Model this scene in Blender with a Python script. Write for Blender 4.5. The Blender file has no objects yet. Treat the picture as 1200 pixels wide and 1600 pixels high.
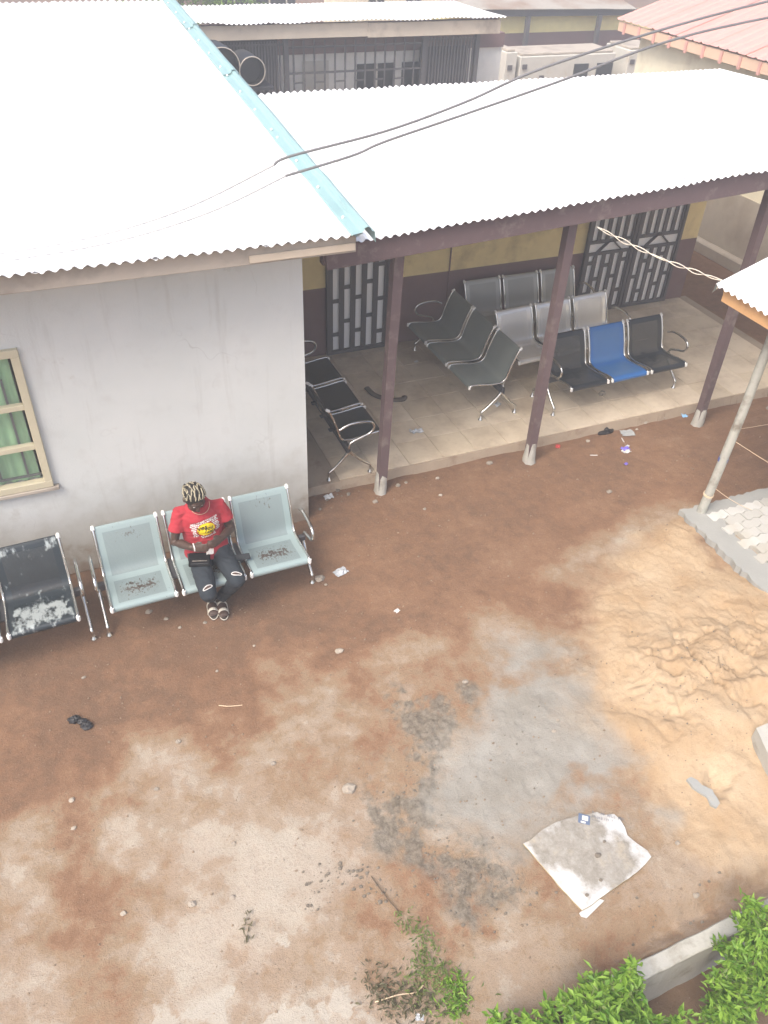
import bpy, bmesh, math, random
import numpy as np
from mathutils import Vector, Matrix
from mathutils.bvhtree import BVHTree

random.seed(7); RNG = np.random.default_rng(11)
S = bpy.context.scene
COL = S.collection
PI = math.pi

# ------------------------------------------------------------------ camera
cam_d = bpy.data.cameras.new('camera'); cam = bpy.data.objects.new('camera', cam_d); COL.objects.link(cam)
cam_d.sensor_fit = 'VERTICAL'; cam_d.sensor_height = 24.0; cam_d.lens = 19.2
cam_d.clip_start = 0.05; cam_d.clip_end = 800
R = Matrix(((0.922566, 0.215114, -0.320309), (-0.384027, 0.592296, -0.708314), (0.037349, 0.776474, 0.629042)))
cam.matrix_world = Matrix.Translation((0, 0, 5.2)) @ R.to_4x4()
S.camera = cam

# ------------------------------------------------------------------ sky, sun, exposure
W = bpy.data.worlds.new('World'); S.world = W; W.use_nodes = True
wn = W.node_tree; wn.nodes.clear()
sky = wn.nodes.new('ShaderNodeTexSky'); sky.sky_type = 'NISHITA'; sky.sun_disc = False
SUN_DIR = Vector((-0.50, -0.30, 0.80)).normalized()
sky.sun_elevation = math.asin(SUN_DIR.z); sky.sun_rotation = math.atan2(SUN_DIR.x, SUN_DIR.y)
sky.air_density = 0.9; sky.dust_density = 5.0; sky.ozone_density = 0.0
bg = wn.nodes.new('ShaderNodeBackground'); bg.inputs['Strength'].default_value = 0.15
wo = wn.nodes.new('ShaderNodeOutputWorld')
wn.links.new(sky.outputs[0], bg.inputs[0]); wn.links.new(bg.outputs[0], wo.inputs[0])
sl = bpy.data.lights.new('sun', 'SUN'); sl.energy = 1.5; sl.angle = math.radians(30); sl.color = (1.0, 0.965, 0.91)
so = bpy.data.objects.new('sun', sl); COL.objects.link(so); so.location = (-20, -15, 40)
so.rotation_euler = SUN_DIR.to_track_quat('Z', 'Y').to_euler()
S.view_settings.view_transform = 'Standard'; S.view_settings.look = 'None'
S.view_settings.gamma = 1.0; S.view_settings.use_curve_mapping = False
S.view_settings.exposure = 1.1

# ------------------------------------------------------------------ helpers
ORG = {}
def org(p): return ORG.get(p.name, Vector((0, 0, 0))) if p else Vector((0, 0, 0))

def empty(name, loc, label=None, cat=None, group=None):
    o = bpy.data.objects.new(name, None); COL.objects.link(o); o.location = loc; o.empty_display_size = .1
    ORG[o.name] = Vector(loc); tag(o, label, cat, group); return o

def tag(o, label=None, cat=None, group=None, kind=None):
    if label: o['label'] = label
    if cat: o['category'] = cat
    if group: o['group'] = group
    if kind: o['kind'] = kind
    return o

class MB:
    """collects shapes for one mesh object; coordinates are world metres"""
    def __init__(s): s.v = []; s.f = []; s.m = []; s.sm = []
    def add(s, vs, fs, mi=0, smooth=False):
        b = len(s.v); s.v += [tuple(x) for x in vs]
        for f in fs: s.f.append(tuple(i + b for i in f)); s.m.append(mi); s.sm.append(smooth)
    def box(s, c, d, rot=None, mi=0, bev=0.0, jit=0.0):
        hx, hy, hz = d[0] / 2, d[1] / 2, d[2] / 2
        if bev > 0:
            bm = bmesh.new(); bmesh.ops.create_cube(bm, size=1.0, matrix=Matrix.Diagonal((d[0], d[1], d[2], 1)))
            bmesh.ops.bevel(bm, geom=bm.edges[:], offset=bev, segments=1, affect='EDGES')
            bm.verts.index_update(); vs = [v.co.copy() for v in bm.verts]; fs = [[v.index for v in f.verts] for f in bm.faces]; bm.free()
        else:
            vs = [Vector((x, y, z)) for x in (-hx, hx) for y in (-hy, hy) for z in (-hz, hz)]
            fs = [(0, 1, 3, 2), (4, 6, 7, 5), (0, 4, 5, 1), (2, 3, 7, 6), (0, 2, 6, 4), (1, 5, 7, 3)]
        if jit: vs = [v + Vector((random.uniform(-jit, jit), random.uniform(-jit, jit), random.uniform(-jit, jit))) for v in vs]
        if rot is not None: vs = [rot @ v for v in vs]
        c = Vector(c); s.add([v + c for v in vs], fs, mi); return s
    def beam(s, a, b, w, h, mi=0, bev=0.0, up=(0, 0, 1)):
        a = Vector(a); b = Vector(b); d = (b - a); L = d.length; x = d / L; u = Vector(up)
        y = u.cross(x); y = y.normalized() if y.length > 1e-5 else Vector((0, 1, 0)); z = x.cross(y)
        s.box((a + b) / 2, (L, w, h), Matrix((x, y, z)).transposed(), mi, bev); return s
    def tube(s, pts, r, n=8, mi=0, caps=True, flat=None, twist0=None):
        pts = [Vector(p) for p in pts]; N = len(pts)
        rs = r if hasattr(r, '__len__') else [r] * N
        T = []
        for i in range(N):
            t = pts[min(i + 1, N - 1)] - pts[max(i - 1, 0)]; T.append(t.normalized() if t.length > 1e-9 else Vector((0, 0, 1)))
        ref = Vector(twist0) if twist0 else (Vector((0, 0, 1)) if abs(T[0].z) < .9 else Vector((1, 0, 0)))
        u = (ref - ref.dot(T[0]) * T[0]).normalized(); vs = []
        for i in range(N):
            u = (u - u.dot(T[i]) * T[i]); u = u.normalized() if u.length > 1e-6 else T[i].orthogonal().normalized()
            w = T[i].cross(u)
            ra, rb = (rs[i] if hasattr(rs[i], '__len__') else (rs[i], rs[i]))
            for k in range(n):
                a = 2 * PI * k / n; vs.append(pts[i] + u * (math.cos(a) * ra) + w * (math.sin(a) * rb))
        fs = [(i * n + k, i * n + (k + 1) % n, (i + 1) * n + (k + 1) % n, (i + 1) * n + k) for i in range(N - 1) for k in range(n)]
        s.add(vs, fs, mi, True)
        if caps: s.add(vs[:n][::-1], [tuple(range(n))], mi); s.add(vs[-n:], [tuple(range(n))], mi)
        return s
    def ball(s, c, r, n=10, m=7, rot=None, mi=0):
        c = Vector(c); r = Vector(r) if hasattr(r, '__len__') else Vector((r, r, r)); vs = []; fs = []
        for j in range(m + 1):
            th = PI * j / m
            for k in range(n):
                a = 2 * PI * k / n; v = Vector((math.sin(th) * math.cos(a) * r.x, math.sin(th) * math.sin(a) * r.y, math.cos(th) * r.z))
                vs.append((rot @ v if rot is not None else v) + c)
        for j in range(m):
            for k in range(n): fs.append((j * n + k, (j + 1) * n + k, (j + 1) * n + (k + 1) % n, j * n + (k + 1) % n))
        s.add(vs, fs, mi, True); return s
    def poly(s, pts, z0, z1, mi=0):
        n = len(pts); vs = [(p[0], p[1], z0) for p in pts] + [(p[0], p[1], z1) for p in pts]
        fs = [tuple(range(n))[::-1], tuple(range(n, 2 * n))] + [(i, (i + 1) % n, n + (i + 1) % n, n + i) for i in range(n)]
        s.add(vs, fs, mi); return s
    def prism(s, pts3, off, mi=0):
        n = len(pts3); off = Vector(off); vs = [Vector(p) for p in pts3] + [Vector(p) + off for p in pts3]
        fs = [tuple(range(n)), tuple(range(n, 2 * n))[::-1]] + [(i, n + i, n + (i + 1) % n, (i + 1) % n) for i in range(n)]
        s.add(vs, fs, mi); return s
    def mesh(s, name, mats, o=Vector((0, 0, 0))):
        me = bpy.data.meshes.new(name); o = Vector(o)
        me.from_pydata([(v[0] - o.x, v[1] - o.y, v[2] - o.z) for v in s.v], [], s.f)
        for m in (mats if isinstance(mats, (list, tuple)) else [mats]): me.materials.append(m)
        me.polygons.foreach_set('material_index', s.m); me.polygons.foreach_set('use_smooth', s.sm); me.update(); return me
    def build(s, name, mats, parent=None, loc=None):
        """loc: origin of a top-level mesh"""
        o0 = Vector(loc) if loc is not None else org(parent)
        ob = bpy.data.objects.new(name, s.mesh(name, mats, o0)); COL.objects.link(ob)
        if parent: ob.parent = parent
        else: ob.location = o0
        ORG[ob.name] = o0; return ob

def inst(name, me, loc, parent=None, rot=None, scale=None):
    ob = bpy.data.objects.new(name, me); COL.objects.link(ob); ob.location = Vector(loc) - org(parent)
    if parent: ob.parent = parent
    if rot is not None: ob.rotation_euler = rot
    if scale is not None: ob.scale = scale
    ORG[ob.name] = Vector(loc); return ob

# ------------------------------------------------------------------ numpy noise
def _h(ix, iy, seed):
    n = (ix.astype(np.int64) * 374761393 + iy.astype(np.int64) * 668265263 + seed * 1442695041) & 0x7fffffff
    n = ((n ^ (n >> 13)) * 1274126177) & 0x7fffffff
    return ((n ^ (n >> 16)) & 0xffff) / 65535.0
def vnoise(x, y, seed=0):
    ix = np.floor(x); iy = np.floor(y); fx = x - ix; fy = y - iy
    fx = fx * fx * fx * (fx * (fx * 6 - 15) + 10); fy = fy * fy * fy * (fy * (fy * 6 - 15) + 10)
    a = _h(ix, iy, seed); b = _h(ix + 1, iy, seed); c = _h(ix, iy + 1, seed); d = _h(ix + 1, iy + 1, seed)
    return (a + (b - a) * fx) * (1 - fy) + (c + (d - c) * fx) * fy
def fbm(x, y, sc=1.0, octs=4, seed=0, gain=.5):
    t = 0; a = 1; n = 0
    for o in range(octs):
        t = t + a * vnoise(x * sc + 17.3 * o, y * sc - 9.1 * o, seed + o); n += a; a *= gain; sc *= 2.03
    return t / n
def sstep(a, b, x): t = np.clip((x - a) / (b - a), 0, 1); return t * t * (3 - 2 * t)
def poly_sd(x, y, P):
    """signed distance, + inside"""
    P = np.array(P); d = np.full(x.shape, 1e9); ins = np.zeros(x.shape, bool)
    for i in range(len(P)):
        a = P[i]; b = P[(i + 1) % len(P)]; e = b - a
        t = np.clip(((x - a[0]) * e[0] + (y - a[1]) * e[1]) / (e @ e), 0, 1)
        d = np.minimum(d, np.hypot(x - a[0] - t * e[0], y - a[1] - t * e[1]))
        c = ((a[1] > y) != (b[1] > y)) & (x < (b[0] - a[0]) * (y - a[1]) / (b[1] - a[1] + 1e-12) + a[0]); ins ^= c
    return np.where(ins, d, -d)

# ------------------------------------------------------------------ materials
class NT:
    def __init__(s, name):
        s.m = bpy.data.materials.new(name); s.m.use_nodes = True; s.t = s.m.node_tree; s.t.nodes.clear()
        s.out = s.n('ShaderNodeOutputMaterial'); s.b = s.n('ShaderNodeBsdfPrincipled'); s.l(s.b.outputs[0], s.out.inputs[0])
        s.tc = s.n('ShaderNodeTexCoord')
    def n(s, t, **kw):
        nd = s.t.nodes.new(t)
        for k, v in kw.items(): setattr(nd, k, v)
        return nd
    def l(s, a, b): s.t.links.new(a, b)
    def noise(s, scale, detail=5, rough=.55, co=None, w=None):
        nd = s.n('ShaderNodeTexNoise'); nd.inputs['Scale'].default_value = scale; nd.inputs['Detail'].default_value = detail; nd.inputs['Roughness'].default_value = rough
        s.l(co if co is not None else s.tc.outputs['Object'], nd.inputs['Vector']); return nd.outputs[0]
    def ramp(s, fac, a, b, ca=(0, 0, 0, 1), cb=(1, 1, 1, 1)):
        r = s.n('ShaderNodeValToRGB'); e = r.color_ramp.elements; e[0].position = a; e[1].position = b
        e[0].color = ca if len(ca) == 4 else (*ca, 1); e[1].color = cb if len(cb) == 4 else (*cb, 1); s.l(fac, r.inputs[0]); return r.outputs[0]
    def mix(s, fac, a, b, mode='MIX'):
        m = s.n('ShaderNodeMix'); m.data_type = 'RGBA'; m.blend_type = mode
        for i, v in ((0, fac), (6, a), (7, b)):
            if hasattr(v, 'is_linked') or hasattr(v, 'links'): s.l(v, m.inputs[i])
            elif isinstance(v, (tuple, list)): m.inputs[i].default_value = v if len(v) == 4 else (*v, 1)
            else: m.inputs[i].default_value = v
        return m.outputs[2]
    def math(s, op, a, b=0.0, clamp=False):
        m = s.n('ShaderNodeMath', operation=op); m.use_clamp = clamp
        for i, v in ((0, a), (1, b)):
            if hasattr(v, 'links'): s.l(v, m.inputs[i])
            else: m.inputs[i].default_value = v
        return m.outputs[0]
    def bump(s, h, st=.3, dist=.02):
        b = s.n('ShaderNodeBump'); b.inputs['Strength'].default_value = st; b.inputs['Distance'].default_value = dist; s.l(h, b.inputs['Height']); s.l(b.outputs[0], s.b.inputs['Normal'])
    def col(s, c): s.l(c, s.b.inputs['Base Color']) if hasattr(c, 'links') else setattr(s.b.inputs['Base Color'], 'default_value', (*c[:3], 1))
    def set(s, **k):
        for a, v in k.items():
            i = s.b.inputs[a.replace('_', ' ')]
            if hasattr(v, 'links'): s.l(v, i)
            else: i.default_value = v

def mat_plain(name, c, rough=.6, metal=0.0, var=.12, sc=6.0, bump=.15, bsc=60.0, dirt=None, dsc=3.0, dlo=.55, dhi=.75, spec=.5, rand=.0):
    t = NT(name); nz = t.noise(sc, 6)
    base = t.mix(nz, tuple(x * (1 - var) for x in c), tuple(min(1, x * (1 + var)) for x in c))
    if dirt: base = t.mix(t.ramp(t.noise(dsc, 7, .62), dlo, dhi), base, dirt)
    if rand:
        oi = t.n('ShaderNodeObjectInfo'); base = t.mix(t.math('MULTIPLY', oi.outputs['Random'], rand), base, tuple(x * .45 for x in c))
    t.col(base); t.set(Roughness=rough, Metallic=metal); t.b.inputs['Specular IOR Level'].default_value = spec
    if bump: t.bump(t.noise(bsc, 5, .6), bump, .01)
    return t.m
# ------------------------------------------------------------------ ground
CEM = [(3.24,3.95),(3.53,3.69),(3.39,3.29),(3.15,3.11),(3.33,2.59),(3.14,2.26),(2.8,2.24),(2.17,2.2),(1.99,2.2),(1.83,2.6),(1.82,2.99),(2.12,3.31),(2.45,3.51),(2.97,3.82)]
MUD = [(1.73,3.78),(2.09,3.72),(2.46,3.54),(2.05,3.27),(1.86,3.0),(1.88,2.51),(2.05,2.19),(2.11,1.88),(1.84,1.81),(1.54,1.93),(1.43,2.28),(1.32,2.66),(1.49,3.07),(1.75,3.39)]
PAL = [(.89,3.97),(1.28,3.89),(1.64,3.96),(2.07,3.79),(1.71,3.47),(1.55,3.05),(1.28,2.68),(1.15,2.26),(.89,1.94),(.87,1.0),(-2.4,1.2),(-2.2,3.36),(-1.31,3.55),(-.84,3.5),(-.49,3.62),(-.11,3.77),(.4,3.77),(.63,3.9)]
PA2 = [(3.8,4.35),(4.42,4.39),(5.37,4.65),(6.3,4.7),(5.7,4.98),(4.58,4.75)]
SAN = [(5.4,4.69),(4.42,4.45),(3.78,3.95),(3.48,3.33),(3.15,2.98),(3.38,2.58),(3.19,2.24),(3.14,1.9),(3.3,1.69),(3.63,1.51),(5.08,1.19),(6.4,2.0),(6.4,3.11),(5.46,3.91)]
WHI = [(.54,2.08),(.88,2.02),(.92,1.7),(.49,1.4),(.16,1.5),(-.11,2.0),(-.6,1.95),(-.43,2.2),(.02,2.2),(.41,2.33)]
def masks(x, y):
    wx = x + (fbm(x, y, 2.2, 5, 3) - .5) * .75; wy = y + (fbm(x, y, 2.2, 5, 9) - .5) * .75
    fx = x + (fbm(x, y, 6, 4, 33) - .5) * .25; fy = y + (fbm(x, y, 6, 4, 39) - .5) * .25
    blot = fbm(x, y, 1.7, 6, 71, .6); fine_ = fbm(x, y, 5.5, 5, 72, .6)
    cem = sstep(-.30, .32, poly_sd(wx, wy, CEM)) * np.clip(.25 + 1.5 * sstep(.30, .62, blot) + .8 * (fine_ - .5), 0, 1)
    mud = sstep(-.16, .14, poly_sd(wx, wy, MUD)) * sstep(.40, .66, fbm(x, y, 3.6, 6, 21, .68) + .06)
    sd = poly_sd(x + (wx - x) * .8, y + (wy - y) * .8, PAL)
    dry = sstep(-.75, .75, sd) * (.50 + .16 * sstep(3.7, 2.0, y)) + (fbm(x, y, 1.8, 6, 55, .64) - .5) * 1.5 * sstep(-1.0, -.1, sd) + (fbm(x * .6, y, 3.5, 5, 58, .6) - .5) * .45
    dry = np.maximum(dry, .75 * sstep(-.3, .3, poly_sd(wx, wy, PA2)) * (.5 + fine_))
    dry = np.maximum(dry, .42 * sstep(2.3, 1.7, y + (fine_ - .5)) * (.6 + blot) * sstep(1.0, 1.5, x))
    dry = np.maximum(dry, .55 * sstep(-.7, .1, poly_sd(wx, wy, CEM)) * (.4 + blot)); dry = np.clip(dry + .12 + .30 * (blot - .5) - .16 * sstep(3.9, 4.9, y + .6 * (fine_ - .5)) * sstep(2.3, 1.2, x), 0, 1)
    san = sstep(-.32, .3, poly_sd(fx + (wx - x) * .5, fy + (wy - y) * .5, SAN))
    whi = sstep(-.2, .2, poly_sd(wx, wy, WHI)) * sstep(.42, .60, fbm(x, y, 4.0, 6, 77, .6))
    return cem, mud, dry, san, whi
def bed(x, y):
    e = 1.335 + (fbm(x, x * 0, 5, 3, 5) - .5) * .06
    return sstep(0, .1, e - y) * sstep(1.7, 1.95, x)
def gz(x, y, M_=None):
    x = np.asarray(x, float); y = np.asarray(y, float)
    cem, mud, pal, san, whi = M_ if M_ is not None else masks(x, y)
    z = (fbm(x, y, .8, 3, 1) - .5) * .05 + (fbm(x, y, 7, 4, 2) - .5) * .012 + (fbm(x, y, 26, 3, 12) - .5) * .005
    z = z + mud * ((fbm(x, y, 22, 5, 31, .7) - .5) * .05 + (fbm(x, y, 60, 3, 36, .7) - .5) * .018)
    z = z + cem * .004 - .6 * (fbm(x, y, 14, 3, 88) > .66) * cem * .008
    dx = (x - 4.5) / 1.0; dy = (y - 2.75) / .75
    heap = np.exp(-(dx * dx + dy * dy)); rough = .12 + np.exp(-((x - 4.4) / .62) ** 2 - ((y - 2.95) / .42) ** 2)
    rid = 1 - np.abs(fbm(x + .3 * fbm(x, y, 3, 2, 4), y, 2.6, 5, 41, .55) - .5) * 2
    z = z + san * (heap * .17 + .03 + (fbm(x, y, 2.0, 3, 45, .5) - .5) * .16 * (.4 + heap) + np.maximum(rid - .86, 0) * -.5 * rough + (fbm(x, y, 8, 4, 46, .6) - .5) * .055 * rough + (fbm(x, y, 40, 3, 47, .7) - .5) * (.012 + .026 * rough) + .040 * rough * sstep(.57, .60, fbm(x, y, 3.2, 5, 49, .6)) * sstep(.5, .6, fbm(x, y, 1.3, 2, 50)))
    for px, py, r, d in ((4.10,3.17,.07,.07),(3.99,3.06,.06,.08),(4.44,2.89,.12,.07),(4.74,3.0,.13,.07),(3.75,2.68,.08,.05),(3.72,2.09,.08,.06),(4.37,2.5,.15,.06),(4.9,3.5,.15,.04)):
        q = (x - px + (fbm(x, y, 9, 2, 61) - .5) * .14) ** 2 + (y - py + (fbm(x, y, 9, 2, 63) - .5) * .14) ** 2
        z = z - d * np.exp(-q / r ** 2) + .12 * d * np.exp(-((np.sqrt(q) - 1.6 * r) / (.5 * r)) ** 2) * san
    # worn gully beside the drain and the sunk planting bed behind it
    gl = np.exp(-((y - 1.42) / .09) ** 2) * sstep(1.9, 2.3, x); z = z - gl * (.06 + .06 * fbm(x, y, 6, 3, 91))
    b = bed(x, y); z = z * (1 - b) + b * (-.46 + (fbm(x, y, 6, 3, 14) - .5) * .06)
    # beyond the yard the earth is even
    z = z - .03 * sstep(6.2, 6.5, y) * (1 - sstep(8.8, 9.0, x))
    return z
def axis(lo, hi, step, far): 
    a = np.arange(lo, hi + 1e-6, step); k = np.array([.05,.15,.35,.7,1.2,2,3.2,5,8,13,22,40,80,160,far]); return np.concatenate([lo - k[::-1], a, hi + k])
gx = axis(-1.7, 6.6, .016, 300); gy = axis(.5, 6.6, .016, 300)
GX, GY = np.meshgrid(gx, gy); MK = masks(GX, GY); GZ = gz(GX, GY, MK)
near = sstep(9, 7.5, np.hypot(GX - 2.5, GY - 3.5)); GZ = GZ * near
GZ = np.where((GX > 8.95) & (GX < 60) & (GY > 4), -.02, GZ)
ny, nx = GX.shape
gm = bpy.data.meshes.new('ground'); gm.vertices.add(nx * ny)
gm.vertices.foreach_set('co', np.stack([GX, GY, GZ], -1).ravel())
idx = np.arange(nx * ny).reshape(ny, nx)
q = np.stack([idx[:-1, :-1], idx[:-1, 1:], idx[1:, 1:], idx[1:, :-1]], -1).reshape(-1, 4)
gm.loops.add(q.size); gm.polygons.add(len(q)); gm.loops.foreach_set('vertex_index', q.ravel().astype(np.int32))
gm.polygons.foreach_set('loop_start', np.arange(0, q.size, 4, dtype=np.int32)); gm.update(calc_edges=True); gm.validate()
gm.polygons.foreach_set('use_smooth', np.ones(len(gm.polygons), bool))
for nm, chs in (('patch_a', MK[:4]), ('patch_b', (MK[4], bed(GX, GY), MK[0] * 0, MK[0] * 0 + 1))):
    at = gm.attributes.new(nm, 'FLOAT_COLOR', 'POINT'); at.data.foreach_set('color', np.stack([c.ravel() for c in chs], -1).astype(np.float32).ravel())

t = NT('earth'); pos = t.tc.outputs['Object']
def attr(nm): a = t.n('ShaderNodeAttribute', attribute_name=nm); return a
aA = attr('patch_a'); aB = attr('patch_b'); sA = t.n('ShaderNodeSeparateColor'); t.l(aA.outputs['Color'], sA.inputs[0]); sB = t.n('ShaderNodeSeparateColor'); t.l(aB.outputs['Color'], sB.inputs[0])
n1 = t.noise(1.3, 6, .6); n2 = t.noise(9, 8, .65); n3 = t.noise(45, 6, .65); n4 = t.noise(160, 3, .6)
def crisp(w, lo=.38, hi=.62, k=.55):
    v = t.math('ADD', w, t.math('MULTIPLY', t.math('SUBTRACT', n2, .5), k)); return t.ramp(t.math('ADD', v, t.math('MULTIPLY', t.math('SUBTRACT', n3, .5), .35)), lo, hi)
def rampn(fac, stops):
    r_ = t.n('ShaderNodeValToRGB'); el_ = r_.color_ramp.elements
    while len(el_) < len(stops): el_.new(.5)
    for e_, (p_, c_) in zip(el_, stops): e_.position = p_; e_.color = (*c_, 1)
    t.l(fac, r_.inputs[0]); return r_.outputs[0]
det = t.math('ADD', t.math('MULTIPLY', t.math('SUBTRACT', n2, .5), .75), t.math('ADD', t.math('MULTIPLY', t.math('SUBTRACT', n3, .5), .42), t.math('MULTIPLY', t.math('SUBTRACT', n4, .5), .16)))
dry = t.math('ADD', sA.outputs[2], det, True)
c = rampn(dry, [(.0, (.145, .085, .052)), (.16, (.195, .110, .064)), (.33, (.235, .140, .083)), (.38, (.258, .173, .110)), (.52, (.262, .190, .122)), (.57, (.298, .230, .165)), (.72, (.310, .245, .182)), (.77, (.352, .298, .235)), (1.0, (.39, .345, .285))])
c = t.mix(t.math('MULTIPLY', t.ramp(n1, .42, .7), .45), c, t.mix(.5, c, (.23, .112, .055)))
c = t.mix(t.math('MULTIPLY', t.ramp(n3, .54, .72), .36), c, (.13, .082, .052)); c = t.mix(t.math('MULTIPLY', t.ramp(n4, .56, .66), .45), c, (.12, .078, .052)); c = t.mix(t.math('MULTIPLY', t.ramp(n4, .34, .42, (1, 1, 1), (0, 0, 0)), .28), c, (.40, .33, .25))
cemc = t.mix(t.ramp(t.noise(3.2, 6, .6), .35, .68), (.225, .212, .182), (.305, .296, .268)); cemc = t.mix(t.math('MULTIPLY', t.ramp(n3, .58, .75), .45), cemc, (.17, .15, .125))
mudc = t.mix(t.ramp(t.noise(28, 7, .72), .38, .62), (.115, .098, .073), (.215, .19, .155))
sanc = t.mix(t.ramp(t.noise(2.5, 6, .6), .35, .7), (.375, .262, .155), (.46, .355, .238)); sanc = t.mix(t.math('MULTIPLY', t.ramp(n3, .55, .8), .4), sanc, (.29, .18, .095))
whic = t.mix(n3, (.35, .315, .26), (.45, .415, .36))
c = t.mix(t.math('MULTIPLY', crisp(sB.outputs[0], .4, .65), .8), c, whic)
c = t.mix(crisp(aA.outputs['Alpha'], .15, .85, .5), c, sanc)
c = t.mix(t.math('MULTIPLY', crisp(sA.outputs[1], .15, .75, .9), .9), c, mudc)
c = t.mix(t.math('MULTIPLY', crisp(sA.outputs[0], .10, .95, .6), .92), c, cemc)
c = t.mix(t.math('MULTIPLY', sB.outputs[1], .85), c, (.13, .085, .055))  # bed earth darkened in colour for shade under the bushes
peb = t.n('ShaderNodeTexVoronoi'); peb.inputs['Scale'].default_value = 38; t.l(pos, peb.inputs['Vector'])
spk = t.math('MULTIPLY', t.ramp(peb.outputs['Distance'], .10, .16, (1, 1, 1), (0, 0, 0)), t.ramp(t.noise(14, 3), .55, .68))
c = t.mix(t.math('MULTIPLY', spk, .55), c, (.42, .36, .29))
t.col(c); t.set(Roughness=.92); t.b.inputs['Specular IOR Level'].default_value = .25
hh = t.math('ADD', t.math('MULTIPLY', n3, .6), t.math('ADD', t.math('MULTIPLY', n4, .35), t.math('MULTIPLY', spk, .5))); t.bump(hh, .8, .016)
EARTH = t.m; gm.materials.append(EARTH)
ground = bpy.data.objects.new('ground', gm); COL.objects.link(ground); tag(ground, 'trodden brown earth yard with pale dried patches and spilled cement', None, None, 'structure')
def gh(x, y): return float(gz(np.array([x]), np.array([y]))[0])

# ------------------------------------------------------------------ common materials
M = {}
M['plaster'] = None
t = NT('white_plaster'); nz = t.noise(1.1, 6, .6); nz2 = t.noise(5, 7, .62)
geo = t.n('ShaderNodeSeparateXYZ'); t.l(t.tc.outputs['Object'], geo.inputs[0])
c = t.mix(t.ramp(nz, .3, .7), (.565, .59, .575), (.645, .66, .645)); c = t.mix(t.math('MULTIPLY', t.ramp(nz2, .55, .8), .35), c, (.42, .41, .39))
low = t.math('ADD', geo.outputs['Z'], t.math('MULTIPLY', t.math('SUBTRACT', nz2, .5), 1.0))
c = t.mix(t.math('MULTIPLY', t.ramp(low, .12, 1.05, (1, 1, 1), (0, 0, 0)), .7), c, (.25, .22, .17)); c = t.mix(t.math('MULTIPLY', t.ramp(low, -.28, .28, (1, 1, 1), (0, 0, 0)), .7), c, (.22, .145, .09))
c = t.mix(t.math('MULTIPLY', t.ramp(t.noise(2.2, 5, .7), .64, .72), .35), c, (.36, .33, .29))
mp = t.n('ShaderNodeMapping'); mp.inputs['Scale'].default_value = (5, 5, .45); t.l(t.tc.outputs['Object'], mp.inputs[0])
c = t.mix(t.math('MULTIPLY', t.ramp(t.noise(1.6, 6, .7, mp.outputs[0]), .56, .74), .30), c, (.33, .315, .28))
vr = t.n('ShaderNodeTexVoronoi', feature='DISTANCE_TO_EDGE'); vr.inputs['Scale'].default_value = 1.1; dsp = t.n('ShaderNodeVectorMath', operation='ADD'); nv = t.n('ShaderNodeTexNoise'); nv.inputs['Scale'].default_value = 3; t.l(t.tc.outputs['Object'], nv.inputs['Vector']); t.l(t.tc.outputs['Object'], dsp.inputs[0]); t.l(nv.outputs['Color'], dsp.inputs[1]); t.l(dsp.outputs[0], vr.inputs['Vector'])
c = t.mix(t.math('MULTIPLY', t.math('MULTIPLY', t.ramp(vr.outputs['Distance'], .002, .006, (1, 1, 1), (0, 0, 0)), t.ramp(t.noise(.9, 3), .5, .6)), .35), c, (.3, .29, .27))
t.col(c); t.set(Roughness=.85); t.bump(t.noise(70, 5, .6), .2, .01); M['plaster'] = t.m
M['zinc'] = None
t = NT('aluminium_sheet'); c = t.mix(t.noise(1.2, 6, .6), (.74, .75, .755), (.82, .825, .83)); c = t.mix(t.math('MULTIPLY', t.ramp(t.noise(3.5, 8, .7), .60, .72), .35), c, (.48, .42, .33))
t.col(c); t.set(Roughness=.5, Metallic=.0); M['zinc'] = t.m
M['fascia_grey'] = mat_plain('weathered_fascia', (.42, .37, .31), .8, dirt=(.20, .17, .14), dsc=2.5, dlo=.5, dhi=.8)
M['fascia_cream'] = mat_plain('cream_fascia', (.55, .47, .37), .8, dirt=(.33, .27, .21), dsc=2)
M['flash'] = mat_plain('teal_flashing', (.25, .385, .385), .35, .0, var=.08, bump=.05)
M['maroon'] = mat_plain('maroon_paint', (.19, .118, .115), .6, dirt=(.19, .15, .13), dsc=2.5, dlo=.55, dhi=.85)
M['brown_wood'] = mat_plain('maroon_timber', (.12, .08, .082), .7, dirt=(.20, .165, .145), dsc=7, dlo=.55, dhi=.72, sc=14)
M['yellow'] = mat_plain('ochre_paint', (.74, .60, .30), .75, dirt=(.28, .20, .10), dsc=1.8, dlo=.5, dhi=.85)
M['grille'] = mat_plain('grille_paint', (.10, .094, .098), .55, dirt=(.13, .11, .10), dsc=4)
M['obscure'] = mat_plain('obscured_glass', (.86, .86, .85), .3, var=.06, sc=2, bump=.25, bsc=35)
M['slab'] = mat_plain('slab_concrete', (.33, .26, .19), .9, dirt=(.2, .13, .085), dsc=5, bump=.5, bsc=40)
t = NT('floor_tile'); oi = t.n('ShaderNodeObjectInfo'); c = t.mix(oi.outputs['Random'], (.55, .465, .345), (.63, .54, .42)); wp = t.n('ShaderNodeNewGeometry').outputs['Position']
c = t.mix(t.math('MULTIPLY', t.ramp(t.noise(2.3, 7, .65, wp), .42, .75), .6), c, (.21, .14, .09)); c = t.mix(t.math('MULTIPLY', t.ramp(t.noise(11, 6, .6, wp), .6, .75), .3), c, (.19, .13, .085))
t.col(c); t.set(Roughness=.5); t.bump(t.noise(30, 4, .5, wp), .06, .01); M['tile'] = t.m
M['cement'] = mat_plain('fresh_cement', (.30, .305, .29), .9, dirt=(.42, .35, .24), dsc=5, dlo=.62, dhi=.75, bump=.4, bsc=50)
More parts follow.
